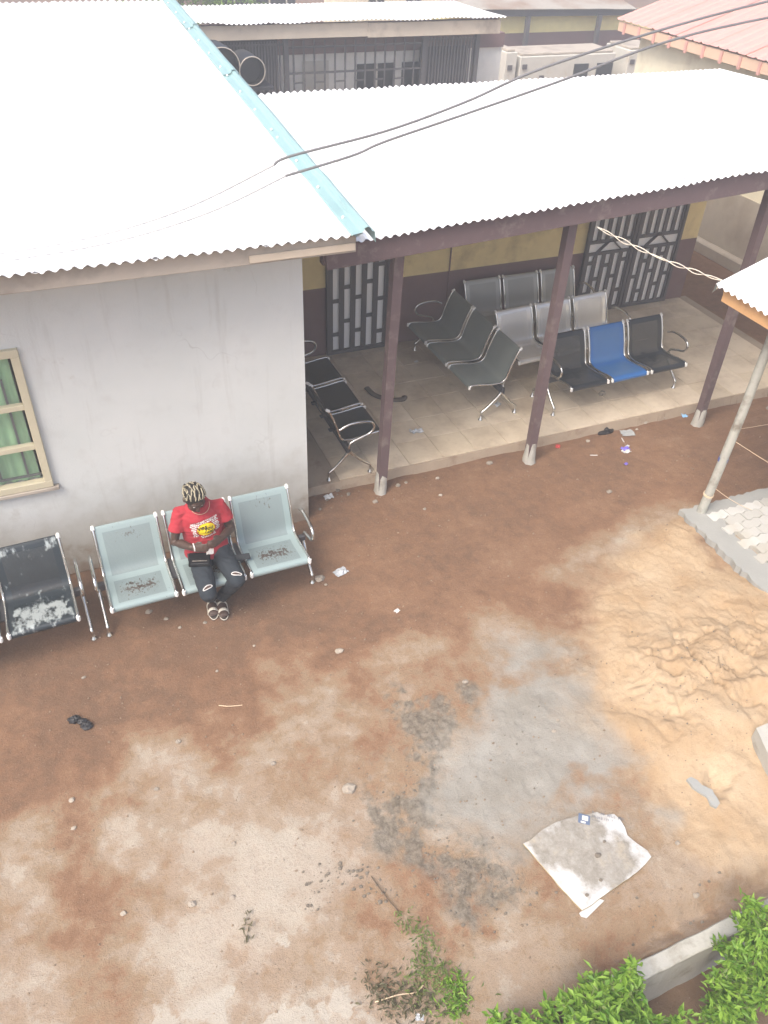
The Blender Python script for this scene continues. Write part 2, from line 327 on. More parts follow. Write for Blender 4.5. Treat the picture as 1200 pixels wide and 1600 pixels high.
t = NT('paver'); oi = t.n('ShaderNodeObjectInfo'); c = t.mix(oi.outputs['Random'], (.40, .395, .365), (.54, .54, .52)); wp = t.n('ShaderNodeNewGeometry').outputs['Position']
c = t.mix(t.math('MULTIPLY', t.ramp(t.noise(3.0, 6, .6, wp), .45, .7), .6), c, (.40, .36, .28)); t.col(c); t.set(Roughness=.85); t.bump(t.noise(90, 4, .6, wp), .25, .01); M['paver'] = t.m
M['chrome'] = mat_plain('chrome', (.62, .62, .60), .22, 1.0, var=.15, bump=.03, sc=12, dirt=(.30, .25, .20), dsc=18, dlo=.6, dhi=.75)
M['steel_dark'] = mat_plain('dark_steel', (.045, .045, .05), .5, .2)
M['cap'] = mat_plain('white_cap', (.78, .78, .76), .35, bump=0)
M['black'] = mat_plain('black_plastic', (.018, .018, .02), .45, bump=.05)
M['glass'] = None
t = NT('window_glass'); t.col((.72, .80, .76)); t.set(Roughness=.06); t.b.inputs['Transmission Weight'].default_value = .0; t.b.inputs['Alpha'].default_value = .06; t.b.inputs['Specular IOR Level'].default_value = .8; M['glass'] = t.m
M['cream_frame'] = mat_plain('cream_frame', (.55, .50, .36), .5, dirt=(.36, .31, .2), dsc=6, dlo=.6, dhi=.8)
M['curtain'] = mat_plain('green_curtain', (.26, .47, .25), .9, var=.2, sc=9)
M['pole'] = mat_plain('weathered_pole', (.36, .36, .32), .7, dirt=(.18, .155, .12), dsc=8, dlo=.5, dhi=.7, sc=20)
M['string'] = mat_plain('twine', (.62, .48, .33), .9, bump=0)
M['cable'] = mat_plain('black_cable', (.15, .15, .155), .6, bump=0)
M['wire'] = mat_plain('white_wire', (.66, .60, .50), .6, bump=0)
M['orange_wood'] = mat_plain('new_timber', (.62, .36, .16), .75, dirt=(.45, .24, .1), dsc=6, sc=12)
M['cream_wall'] = mat_plain('cream_wall', (.80, .74, .56), .85, dirt=(.5, .42, .3), dsc=1.5)
M['ledge_shade'] = mat_plain('ledge_shade_plaster', (.42, .37, .30), .88, dirt=(.28, .22, .165), dsc=1.6, dlo=.45, dhi=.8)
M['red_roof'] = mat_plain('red_roof_sheet', (.55, .30, .26), .5, dirt=(.5, .3, .25), dsc=2)
M['dark_roof'] = mat_plain('rusty_roof', (.30, .28, .25), .75, dirt=(.2, .13, .09), dsc=1.2, dlo=.45, dhi=.7)
M['white_metal'] = mat_plain('white_cabinet', (.56, .54, .48), .55, dirt=(.45, .38, .28), dsc=3)
M['dark_win'] = mat_plain('dark_opening', (.035, .04, .045), .3, bump=0)
M['stone'] = mat_plain('stone', (.38, .33, .27), .9, var=.3, sc=18, bump=.5, bsc=60, rand=.7)
M['clod'] = mat_plain('mud_clod', (.17, .145, .115), .95, var=.3, sc=25, bump=.6, bsc=80)
M['concrete'] = mat_plain('old_concrete', (.40, .39, .35), .9, dirt=(.24, .22, .18), dsc=6, dlo=.5, dhi=.7, bump=.5, bsc=45)

# ------------------------------------------------------------------ veranda floor with its tiles
m = MB()
N = 70; xs = np.linspace(1.99, 8.93, N)
fy = 6.375 + .05 * (fbm(xs, xs * 0, .6, 3, 5) - .5) + .03 * (fbm(xs, xs * 0, 7, 3, 6) - .5)
for i in range(N - 1):
    a, b = i, i + 1; o = .035 + .03 * float(fbm(np.array([xs[a] * 6]), np.array([3.0]), 1, 2, 8)[0])
    m.add([(xs[a], fy[a] - o, -.12), (xs[b], fy[b] - o, -.12), (xs[b], fy[b], .086), (xs[a], fy[a], .086), (xs[b], 9.02, .086), (xs[a], 9.02, .086)], [(0, 1, 2, 3), (3, 2, 4, 5)])
m.add([(8.93, fy[-1] - .05, -.12), (8.95, 9.02, -.12), (8.93, 9.02, .086), (8.93, fy[-1], .086)], [(0, 1, 2, 3)])
slab = m.build('veranda_floor', M['slab']); tag(slab, 'raised veranda floor of dusty beige tiles with a crumbling edge', None, None, 'structure')
tm = MB(); tm.box((0, 0, 0), (.3955, .3955, .014), bev=.0025); TILE = tm.mesh('tile', M['tile'])
half = MB(); half.box((0, 0, 0), (.3955, .37, .014), bev=.0025); TILEH = half.mesh('tile_cut', M['tile'])
for i in range(-3, 13):
    for j in range(7):
        x = 3.57 + .4 * i + .2; y = 6.395 + .4 * j + .2
        if x > 8.75 or x < 2.2: continue
        if j < 6: inst('tile', TILE, (x, y, .093 + random.uniform(-.0012, .0012)), slab, (random.uniform(-.002, .002), random.uniform(-.002, .002), 0))
for i in range(-3, 13):
    x = 3.57 + .4 * i + .2
    if 2.2 < x < 8.75:
        k = MB(); k.box((0, 0, 0), (.3955, .185, .014), bev=.0025); inst('tile', k.mesh('tile_end', M['tile']) if i == -3 else bpy.data.meshes['tile_end'], (x, 8.893, .093), slab)

# ------------------------------------------------------------------ paved corner with pavers in a cement haunch
def ragged(pts, step=.05, amp=.018):
    out = []
    for i in range(len(pts)):
        a = Vector((*pts[i], 0)); b = Vector((*pts[(i + 1) % len(pts)], 0)); n = max(1, int((b - a).length / step))
        for k in range(n):
            p = a.lerp(b, k / n); out.append((p.x + random.uniform(-amp, amp), p.y + random.uniform(-amp, amp)))
    return out
pm = MB(); pm.poly([(5.55, 4.66), (5.55, 2.0), (8.2, 2.0), (8.2, 4.66)][::-1], -.1, .035)
pave = pm.build('pavement', M['slab']); tag(pave, 'paved corner of pale interlocking blocks', None, None, 'structure')
km = MB()
km.poly(ragged([(5.46, 4.76), (5.44, 3.4), (5.40, 2.0), (5.66, 2.0), (5.74, 3.3), (5.72, 4.2), (5.80, 4.60), (8.2, 4.62), (8.2, 4.78)])[::-1], -.12, .075)
kb = km.build('kerb', M['cement'], pave)
w, h = .112, .225; zz = .013
ys_ = [-h / 2 + h * k / 8 for k in range(9)]; zg = [0, zz, 0, -zz, 0, zz, 0, -zz, 0]
pp = [(w / 2 + q_, y_) for q_, y_ in zip(zg, ys_)] + [(-w / 2 + q_, y_) for q_, y_ in list(zip(zg, ys_))[::-1]]
pm = MB(); pm.poly([(a * .955, b * .965) for a, b in pp], -.03, .022); pm.f.pop(0); pm.m.pop(0); pm.sm.pop(0)
PAV = pm.mesh('paver', M['paver'])
rot = Matrix.Rotation(PI / 2, 3, 'Z')
for i in range(11):
    for j in range(22):
        x = 5.78 + i * h + (h / 2 if j % 2 else 0) ; y = 4.56 - j * w
        if y < 2.6 or x > 8.0: continue
        inst('paver', PAV, (x, y, .06 + random.uniform(-.003, .004)), pave, (random.uniform(-.012, .012), random.uniform(-.012, .012), PI / 2 + random.uniform(-.01, .01)))
# ------------------------------------------------------------------ corrugated sheets
def sheet(name, parent, c00, c10, c01, c11, pitch=.08, amp=.011, rows=4, mat=None, dz=0.0, rib=False, sag=.006, thick=False):
    """c00-c10 is the eave edge, c01-c11 the top edge"""
    c00, c10, c01, c11 = map(Vector, (c00, c10, c01, c11)); Wd = (c10 - c00).length; n = max(4, int(Wd / pitch * 8)); vs = []
    ph = random.uniform(-.3, .3); s1, s2 = random.uniform(-sag, sag), random.uniform(-sag, sag)
    for j in range(rows + 1):
        v = j / rows
        for i in range(n + 1):
            u = i / n; p = c00.lerp(c10, u).lerp(c01.lerp(c11, u), v)
            d = u * Wd / pitch
            if rib: f = d - math.floor(d); w_ = 1.0 if f < .18 else (-1.0 if f > .26 else 1 - (f - .18) / .04)
            else: w_ = math.sin(2 * PI * d)
            edge = (random.uniform(-.006, .006) if j in (0, rows) else 0)
            p = p + Vector((0, edge, amp * w_ + dz + s1 * math.sin(PI * v) + s2 * math.sin(PI * u) * (1 - v)))
            vs.append(p)
    m = MB(); m.add(vs, [(j * (n + 1) + i, j * (n + 1) + i + 1, (j + 1) * (n + 1) + i + 1, (j + 1) * (n + 1) + i) for j in range(rows) for i in range(n)], 0, not rib)
    return m.build(name, mat or M['zinc'], parent)

def roof_grid(parent, surf, x0, x1, y0, y1, nx_, ny_, lap=.09, **kw):
    for j in range(ny_):
        for i in range(nx_):
            u0 = i / nx_; u1 = (i + 1) / nx_ + (.05 / nx_ if i < nx_ - 1 else 0); v0 = j / ny_ - (lap / (y1 - y0) if j else 0); v1 = (j + 1) / ny_
            yy0 = y0 + (y1 - y0) * v0; yy1 = y0 + (y1 - y0) * v1; o = .005 * (i % 2) + .011 * j
            r_ = random.uniform(-.008, .008) if j == 0 else 0
            P = lambda u, y: surf(u, y)
            sheet('roof_sheet', parent, P(u0, yy0 + r_), P(u1, yy0 + r_), P(u0, yy1), P(u1, yy1), dz=o, **kw)

# ------------------------------------------------------------------ white building
wb = empty('white_building', (1.9, 6.0, 0), 'white plastered building with wide metal roof and cream framed window', 'building')
m = MB(); Y0, Y1, T = 6.0, 13.4, .2; wz = 2.93; XL = -4.2; wx0, wx1, wz0, wz1 = -1.62, -.30, 1.01, 2.26
m.box(((wx1 + 1.9) / 2, 6.1, wz / 2), (1.9 - wx1, .2, wz)); m.box(((XL + wx0) / 2, 6.1, wz / 2), (wx0 - XL, .2, wz))
m.box(((wx0 + wx1) / 2, 6.1, wz0 / 2), (wx1 - wx0, .2, wz0)); m.box(((wx0 + wx1) / 2, 6.1, (wz1 + wz) / 2), (wx1 - wx0, .2, wz - wz1))
m.box((1.8, (6.2 + Y1) / 2, 1.46), (.2, Y1 - 6.2, 2.92)); m.box((XL + .1, (6.2 + Y1) / 2, 1.46), (.2, Y1 - 6.2, 2.92)); m.box(((XL + 1.9) / 2, Y1 + .1, 1.46), (1.9 - XL, .2, 2.92))
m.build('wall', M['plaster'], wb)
m = MB(); m.box(((XL + 1.75) / 2, 9.8, -.02), (5.4, 7.0, .05)); m.build('floor', M['slab'], wb)
def wsurf(u, y):
    v = (y - 5.42) / (13.9 - 5.42); xr = 2.19 + .31 * v; return Vector((-4.6 + (xr + 4.6) * u, y, 3.03 + .042 * (y - 5.42)))
m = MB()
for y in np.arange(5.62, 13.6, .95): m.beam((-4.5, y, 2.985 + .042 * (y - 5.42)), (2.12, y, 2.985 + .042 * (y - 5.42)), .05, .05)
m.box(((-4.5 + 2.12) / 2, 5.77, 2.90), (6.62, .42, .02))
rf = m.build('roof', M['fascia_grey'], wb)
roof_grid(rf, wsurf, 0, 1, 5.42, 13.9, 9, 1)
m = MB(); m.beam((-4.55, 5.50, 2.945), (2.155, 5.50, 2.945), .025, .125, bev=.004); m.build('fascia', M['fascia_grey'], wb)
m = MB(); m.beam((1.35, 5.478, 2.925), (2.145, 5.478, 2.93), .016, .055, bev=.004); m.build('fascia_strip', M['fascia_cream'], wb)
m = MB(); m.beam((2.14, 5.52, 2.95), (2.42, 13.8, 3.29), .03, .10); m.build('barge_board', M['fascia_cream'], wb)
# verge flashing in overlapping lengths, with screws
prof = [(-.115, .012), (-.11, .022), (-.045, .030), (-.028, .040), (-.02, .062), (.005, .070), (.025, .058), (.035, .036), (.06, .028), (.068, -.05)]
yy = [5.36, 7.55, 9.75, 11.95, 14.0]
for k in range(4):
    a, b = yy[k] - (.12 if k else 0), yy[k + 1]; m = MB(); vs = []; n = 8
    for j in range(n + 1):
        y = a + (b - a) * j / n; p = wsurf(1, y); jx, jz = random.uniform(-.004, .004), random.uniform(-.004, .004)
        vs += [(p.x + dx + jx, y, p.z + dz_ + .012 + .006 * k + jz) for dx, dz_ in prof]
    q_ = len(prof); m.add(vs, [(j * q_ + i, j * q_ + i + 1, (j + 1) * q_ + i + 1, (j + 1) * q_ + i) for j in range(n) for i in range(q_ - 1)])
    fl = m.build('flashing', M['flash'], wb)
    for y in np.arange(a + .3, b, .62):
        p = wsurf(1, float(y)); s_ = MB(); s_.ball((p.x - .085, float(y), p.z + .045 + .006 * k), (.013, .013, .012), 8, 5); s_.build('screw', M['cap'], fl)
# window
wf = MB(); fw_ = .062
wf.box(((wx0 + wx1) / 2, 5.995, wz1 - fw_ / 2), (wx1 - wx0, .07, fw_), bev=.004); wf.box(((wx0 + wx1) / 2, 5.995, wz0 + fw_ / 2), (wx1 - wx0, .07, fw_), bev=.004)
for x in (wx0 + fw_ / 2, wx1 - fw_ / 2): wf.box((x, 5.995, (wz0 + wz1) / 2), (fw_, .07, wz1 - wz0 - 2 * fw_), bev=.004)
win = wf.build('window', M['cream_frame'], wb)
iz0, iz1 = wz0 + fw_, wz1 - fw_; ix0, ix1 = wx0 + fw_, wx1 - fw_; rows_ = [iz0, iz0 + .335, iz0 + .70, iz1]
for z in rows_[1:3]: k = MB(); k.box(((ix0 + ix1) / 2, 5.997, z), (ix1 - ix0, .05, .045), bev=.003); k.build('glazing_bar', M['cream_frame'], win)
cols_ = [ix0, ix0 + .4, ix0 + .8, ix1]
for x in cols_[1:3]: k = MB(); k.box((x, 6.0, (iz0 + iz1) / 2), (.04, .035, iz1 - iz0), bev=.003); k.build('glazing_bar', M['cream_frame'], win)
for i in range(3):
    for j in range(3):
        k = MB(); k.box(((cols_[i] + cols_[i + 1]) / 2, 6.004, (rows_[j] + rows_[j + 1]) / 2), (cols_[i + 1] - cols_[i] - .03, .004, rows_[j + 1] - rows_[j] - .035)); k.build('pane', M['glass'], win)
for x in np.arange(ix0 + .06, ix1 - .08, .205): k = MB(); k.box((float(x), 6.06, (iz0 + iz1) / 2 - .1), (.018, .018, iz1 - iz0 - .22)); k.build('security_bar', M['steel_dark'], win)
for z in (iz0 + .03, iz0 + .66): k = MB(); k.box(((ix0 + ix1) / 2, 6.045, z), (ix1 - ix0, .01, .022)); k.build('security_bar', M['steel_dark'], win)
m = MB(); n = 90; vs = []
for i in range(n + 1):
    x = wx0 + .03 + (wx1 - wx0 - .12) * i / n
    for z in (wz0 + .02, wz1 - .02): vs.append((x, 6.105 + .014 * math.sin(i * .9) + .006 * math.sin(i * .37), z))
m.add(vs, [(2 * i, 2 * i + 2, 2 * i + 3, 2 * i + 1) for i in range(n)], 0, True); m.build('curtain', M['curtain'], win)
m = MB(); m.box(((wx0 + wx1) / 2 + .01, 5.982, wz0 - .02), (wx1 - wx0 + .06, .06, .035), bev=.006); m.build('sill', M['fascia_grey'], win)

# ------------------------------------------------------------------ veranda building
vb = empty('veranda_building', (5.4, 9.0, 0), 'ochre and maroon building with a timber veranda under a long corrugated roof', 'building')
m = MB(); m.box((5.36, 9.1, .5), (6.92, .206, 1.0)); m.box((8.72, 10.6, .5), (.206, 2.78, 1.0)); m.box((5.36, 12.1, .5), (6.92, .2, 1.0)); m.build('dado', M['maroon'], vb)
m = MB(); m.box((5.36, 9.1, 1.95), (6.92, .2, 1.9)); m.box((8.72, 10.6, 1.5), (.2, 2.78, 1.0)); m.box((5.36, 12.1, 1.5), (6.92, .2, 1.0)); m.build('wall', M['yellow'], vb)
def ez(x): return 2.795 + .055 * (x - 2.37)
def vsurf(u, y):
    x = 2.06 + (9.05 - 2.06) * u; v = (y - 5.88) / (9.65 - 5.88); return Vector((x, y, ez(x) * (1 - v) + 3.045 * v))
m = MB()
for v in (.12, .38, .64, .9):
    y = 5.88 + v * 3.77; a = vsurf(.005, y); b = vsurf(.995, y); m.beam(a - Vector((0, 0, .04)), b - Vector((0, 0, .04)), .05, .05)
for x in np.arange(2.3, 9.0, .95): u = (x - 2.06) / 6.99; m.beam(vsurf(u, 5.97) - Vector((0, 0, .095)), vsurf(u, 9.3) - Vector((0, 0, .095)), .05, .06)
rf = m.build('roof', M['brown_wood'], vb)
roof_grid(rf, vsurf, 0, 1, 5.88, 9.65, 10, 1)
for i in range(9):                                                  # rear slope
    x0_, x1_ = 2.06 + 6.99 * i / 9, 2.06 + 6.99 * (i + 1) / 9 + .03
    sheet('roof_sheet', rf, (x0_, 12.4, 2.02), (x1_, 12.4, 2.02), (x0_, 9.6, 3.035), (x1_, 9.6, 3.035), dz=.004 * (i % 2))
m = MB(); m.beam((2.08, 5.945, ez(2.08) - .115), (9.0, 5.945, ez(9.0) - .115), .028, .185, bev=.004); m.build('fascia', M['brown_wood'], vb)
m = MB(); m.beam((2.1, 6.13, ez(2.1) - .18), (8.95, 6.13, ez(8.95) - .18), .08, .11, bev=.006); m.build('beam', M['brown_wood'], vb)
for bx, by, tx in ((2.742, 6.175, 2.785), (4.487, 6.125, 4.484), (6.813, 6.12, 6.795), (8.75, 6.13, 8.74)):
    m = MB(); zt = ez(tx) - .225
    sec = []
    for k in range(9):
        f = k / 8; c_ = Vector((bx + (tx - bx) * f, by + (6.13 - by) * f, -.05 + (zt + .06) * f)); w_ = .044 * (1 + random.uniform(-.05, .05))
        sec.append([c_ + Vector((sx * w_, sy * w_, 0)) for sx, sy in ((-1, -1), (1, -1), (1, 1), (-1, 1))])
    vs = [p for s_ in sec for p in s_]; m.add(vs, [(4 * k + i, 4 * k + (i + 1) % 4, 4 * k + 4 + (i + 1) % 4, 4 * k + 4 + i) for k in range(8) for i in range(4)])
    po = m.build('post', M['brown_wood'], vb)
    f_ = MB(); n = 9; R_ = [.085, .072, .066, .056, .05]
    f_.tube([(bx, by, -.06), (bx + random.uniform(-.01, .01), by, .01), (bx, by, .05), (bx + .003, by, .16 + random.uniform(0, .06)), (bx + .004, by, .2 + random.uniform(0, .06))], [(r_ * random.uniform(.88, 1.15), r_ * random.uniform(.88, 1.15)) for r_ in R_], 7)
    f_.build('footing', M['concrete'], po)
m = MB(); m.tube([(4.82, 8.985, .62), (4.822, 8.985, 1.4), (4.815, 8.985, 2.7)], .011, 6); m.build('conduit', M['maroon'], vb)
m = MB(); m.box((5.1, 8.975, 1.62), (1.3, .045, .05), bev=.005); m.build('shadow_edge_strip', M['cap'], vb)  # pale strip added where the beam's shadow edge shows; not a lamp

def grille(x0, x1, z0, z1, ncol, yb, diag=None, phase=0, name='grille'):
    """steel screen of flat bars before obscured glass; each bar a piece"""
    fr = MB(); b = .05
    for x in (x0 + b / 2, x1 - b / 2): fr.box((x, yb - .03, (z0 + z1) / 2), (b, .05, z1 - z0), bev=.004)
    for z in (z0 + b / 2, z1 - b / 2): fr.box(((x0 + x1) / 2, yb - .03, z), (x1 - x0 - 2 * b, .046, b), bev=.004)
    g_ = fr.build(name, M['grille'], vb)
    k = MB(); k.box(((x0 + x1) / 2, yb - .008, (z0 + z1) / 2), (x1 - x0 - .02, .006, z1 - z0 - .02)); k.build('glass_panel', M['obscure'], g_)
    iw = (x1 - x0 - 2 * b); sp = iw / ncol; bw = sp * .46
    zones = [(z0 + b, z1 - b)] if not diag else [(z0 + b, diag[0]), (diag[1], z1 - b)]
    for za, zb in zones:
        for i in range(ncol + 1):
            x = x0 + b + sp * i; ww = bw if 0 < i < ncol else bw * .5; xx = x + (bw * .25 if i == 0 else -bw * .25 if i == ncol else 0)
            k = MB(); k.box((xx, yb - .032, (za + zb) / 2), (ww, .012, zb - za)); k.build('bar', M['grille'], g_)
        if diag and za > diag[0]: continue
        for i in range(ncol):
            x = x0 + b + sp * (i + .5); z = za + (.21 if (i + phase) % 2 == 0 else .42) + random.uniform(-.04, .05)
            while z < zb - .1:
                k = MB(); k.box((x, yb - .031, z), (sp - bw + .004, .008, .05)); k.build('cross_bar', M['grille'], g_); z += .45
    if diag:
        for z in diag: k = MB(); k.box(((x0 + x1) / 2, yb - .034, z), (iw, .018, .045)); k.build('rail', M['grille'], g_)
        xc = (x0 + x1) / 2; h_ = diag[1] - diag[0]
        for s_ in (-1, 1): k = MB(); k.beam((xc + s_ * .03, yb - .033, diag[1]), (xc + s_ * .22, yb - .033, diag[0]), .012, .055, up=(0, 1, 0)); k.build('diagonal_bar', M['grille'], g_)
    return g_
grille(3.135, 3.985, .10, 2.25, 5, 8.99)
grille(6.865, 7.665, .11, 2.25, 5, 8.985, (.985, 1.15))
grille(7.672, 8.47, .11, 2.25, 5, 8.985, (.985, 1.15), 1)

# ------------------------------------------------------------------ red roofed house beyond the veranda's end
rh = empty('red_roofed_house', (10.65, 9.0, 0), 'cream walled house with a red ribbed metal roof', 'house')
m = MB(); m.box((10.75, 4.75, 1.45), (.2, 17.5, 2.9)); m.box((13.9, 13.4, 1.45), (6.1, .2, 2.9)); m.box((13.9, -3.9, 1.45), (6.1, .2, 2.9)); m.build('wall', M['cream_wall'], rh)
m = MB(); m.box((10.57, 4.7, .07), (.16, 17.4, .2), bev=.02); m.box((10.645, 4.7, .62), (.012, 17.3, .9)); m.build('plinth_and_shade', M['ledge_shade'], rh)  # ledge, plus a darker skin that paints shade on the lower wall
m = MB()
for y in np.arange(-3.5, 13.5, 1.1): m.beam((10.48, float(y), 2.95), (14.0, float(y), 4.0), .06, .1)
rf = m.build('roof', M['orange_wood'], rh)
for i in range(22):
    y0_ = 13.9 - .82 * i; y1_ = y0_ - .84
    m = MB(); vs = []; n = 24
    for j in range(2):
        for k in range(n + 1):
            d = k / n * .84 / .21; f = d - math.floor(d); w_ = .02 if f < .16 or k == n else 0
            x = 10.36 if j == 0 else 14.0; vs.append((x, y0_ - .84 * k / n, 3.0 + (x - 10.36) * .30 + w_ + .004 * (i % 2)))
    m.add(vs, [(k, k + 1, n + 2 + k, n + 1 + k) for k in range(n)]); m.build('roof_sheet', M['red_roof'], rf)
m = MB(); m.beam((10.40, 13.86, 2.9), (10.40, -3.9, 2.9), .025, .15, bev=.003); fa = m.build('fascia', mat_plain('pale_timber', (.60, .42, .30), .8), rh)
for y in np.arange(8.2, 13.8, .42): k = MB(); k.box((10.377, float(y), 2.885), (.03, .05, .17)); k.build('batten', M['red_roof'], fa)

# ------------------------------------------------------------------ screened building behind
sb = empty('screened_building', (5.6, 15.0, 0), 'long building with iron bar screens under a pale fascia and patched roof', 'building')
m = MB(); m.box((5.6, 15.75, 1.16), (7.0, .2, 2.32)); m.box((2.0, 15.3, 1.3), (.2, .6, 2.6)); m.build('wall', mat_plain('white_wall', (.80, .79, .74), .85), sb)
m = MB(); m.box((5.6, 15.72, 2.44), (7.0, .25, .24)); m.build('lintel', M['maroon'], sb)
for x0_, x1_, z0_, z1_ in ((6.1, 6.85, 1.3, 2.12), (7.0, 8.2, 1.3, 2.12)):
    k = MB(); k.box(((x0_ + x1_) / 2, 15.64, (z0_ + z1_) / 2), (x1_ - x0_, .03, z1_ - z0_)); wv = k.build('window', M['dark_win'], sb)
    k = MB(); k.box(((x0_ + x1_) / 2, 15.62, (z0_ + z1_) / 2), (.05, .03, z1_ - z0_)); k.build('frame', M['white_metal'], wv)
k = MB(); k.box((5.3, 15.64, 1.85), (.5, .02, .7)); k.build('notice_board', M['white_metal'], sb)
def ssurf(u, y): return Vector((2.0 + 6.62 * u, y, 2.94 - .015 * (y - 14.8)))
m = MB()
for y in (14.95, 15.7, 16.5): m.beam((2.1, y, 2.87), (8.55, y, 2.87), .06, .06)
rf = m.build('roof', M['brown_wood'], sb); roof_grid(rf, ssurf, 0, 1, 14.78, 16.9, 9, 1, rows=5, sag=.02)
m = MB(); m.beam((2.0, 14.9, 2.79), (6.0, 14.9, 2.79), .03, .21, bev=.004); m.beam((6.0, 14.9, 2.775), (8.58, 14.9, 2.775), .03, .22, bev=.004); m.build('fascia', M['fascia_cream'], sb)
for x in (4.62, 7.22, 8.3): k = MB(); k.box((x, 15.2, 1.33), (.08, .08, 2.66)); k.build('post', M['grille'], sb)
def bars(x0_, x1_, sp, dec=False):
    r_ = MB(); 
    for z in ((.6, 2.55) if not dec else (.6, 1.4, 2.1, 2.5)): r_.box(((x0_ + x1_) / 2, 15.21, z), (x1_ - x0_, .03, .03))
    s_ = r_.build('screen', M['grille'], sb); n = int((x1_ - x0_) / sp)
    for i in range(n):
        x = x0_ + sp * (i + .5); k = MB(); k.box((x, 15.2, 1.45), (.028, .02, 2.3)); k.build('bar', M['grille'], s_)
        if dec and i < n - 1:
            for z in ((1.75 if i % 2 else 1.95), (1.25 if i % 2 else 1.5)): k = MB(); k.box((x + sp / 2, 15.2, z), (sp - .03, .016, .025)); k.build('cross_bar', M['grille'], s_)
bars(3.55, 4.58, .052); bars(4.66, 7.18, .19, True); bars(7.26, 8.26, .062)
k = MB(); k.box((4.05, 15.45, 1.3), (1.0, .02, 2.6)); k.build('backing_panel', M['steel_dark'], sb); k = MB(); k.box((7.76, 15.45, 1.2), (1.0, .02, 2.4)); k.build('backing_panel', M['steel_dark'], sb)
# drums on a rack beside the screen
rk = empty('storage_rack', (3.3, 14.0, 0), 'dark steel rack standing beside the bar screen', 'rack')
for x in (2.75, 3.85):
    for y in (13.75, 14.3): m = MB(); m.box((x, y, 1.1), (.05, .05, 2.2)); m.build('upright', M['steel_dark'], rk)
m = MB(); m.box((3.3, 14.02, 2.22), (1.3, .7, .04)); m.build('shelf', M['steel_dark'], rk)
for x, z, lab in ((3.17, 2.53, 'black drum lying on the rack with a pale rim, farther from the bar screen'), (3.63, 2.46, 'smaller black drum lying on the rack next to the bar screen')):
    r_ = .27 if x < 3.4 else .2
    d_ = empty('plastic_drum', (x, 14.0, z - r_ ), lab, 'drum')
    m = MB(); m.tube([(x, 13.72, z), (x, 13.75, z), (x, 14.0, z), (x, 14.35, z), (x, 14.4, z)], [r_ * .97, r_, r_ * 1.03, r_, r_ * .9], 24, caps=False); m.tube([(x, 13.9, z), (x, 13.91, z)], r_ * .96, 24); m.build('shell', M['black'], d_)
    m = MB(); m.tube([(x + r_ * math.cos(a), 13.72, z + r_ * math.sin(a)) for a in np.linspace(0, 2 * PI, 25)], .009, 6); m.build('rim', M['fascia_grey'], d_)

# ------------------------------------------------------------------ far veranda block, cabinets, distant houses, tree
fb = empty('far_veranda_block', (13.2, 21, 0), 'far ochre and maroon block with a thin rusty canopy on slim posts', 'building')
m = MB(); m.box((13.2, 20.7, 1.92), (8.0, .2, .46)); m.build('wall', mat_plain('pale_yellow_wall', (.82, .72, .34), .85), fb); m = MB(); m.box((13.2, 20.69, .845), (8.0, .206, 1.69)); m.build('dado', M['maroon'], fb)
m = MB(); m.beam((10.3, 20.36, 2.19), (15.9, 20.36, 2.13), .04, .15); m.build('fascia', M['grille'], fb)
m = MB(); m.box((12.95, 20.5, 2.2), (5.2, .25, .02)); rf = m.build('roof', M['brown_wood'], fb)
for i in range(7): x0_ = 10.25 + .77 * i; sheet('roof_sheet', rf, (x0_, 20.2, 2.29 - .01 * i), (x0_ + .79, 20.2, 2.28 - .01 * i), (x0_, 22.4, 2.62 - .01 * i), (x0_ + .79, 22.4, 2.61 - .01 * i), mat=M['dark_roof'])
for x in (12.46, 14.58): k = MB(); k.box((x, 20.3, 1.05), (.10, .10, 2.1)); k.build('post', M['grille'], fb)
for x0_, x1_, zt, lab, pn in ((10.9, 11.2, 1.66, 'small pale metal cabinet standing beside a larger one', ()), (11.3, 13.95, 1.56, 'long pale generator cabinet with two dark louvre panels', ((12.8, 13.2), (13.45, 13.9))), (14.35, 15.3, 1.60, 'pale metal cabinet standing near the red roofed house', ())):
    cb = empty('metal_cabinet', ((x0_ + x1_) / 2, 18.5, 0), lab, 'cabinet')
    m = MB(); m.box(((x0_ + x1_) / 2, 19.0, zt / 2), (x1_ - x0_, 1.0, zt), bev=.015); m.build('body', M['white_metal'], cb)
    m = MB(); m.box(((x0_ + x1_) / 2, 19.0, zt + .03), (x1_ - x0_ - .1, .9, .05), bev=.01); m.build('lid', M['fascia_grey'], cb)
    for a, b in pn: m = MB(); m.box(((a + b) / 2, 18.49, 1.15), (b - a, .03, .42)); m.build('louvre_panel', M['dark_win'], cb)
    for q_ in range(2 if x1_ - x0_ > .5 else 1): m = MB(); m.box((x0_ + .12 + .5 * q_, 18.49, 1.35 - .25 * q_), (.12, .03, .1)); m.build('vent', M['grille'], cb)
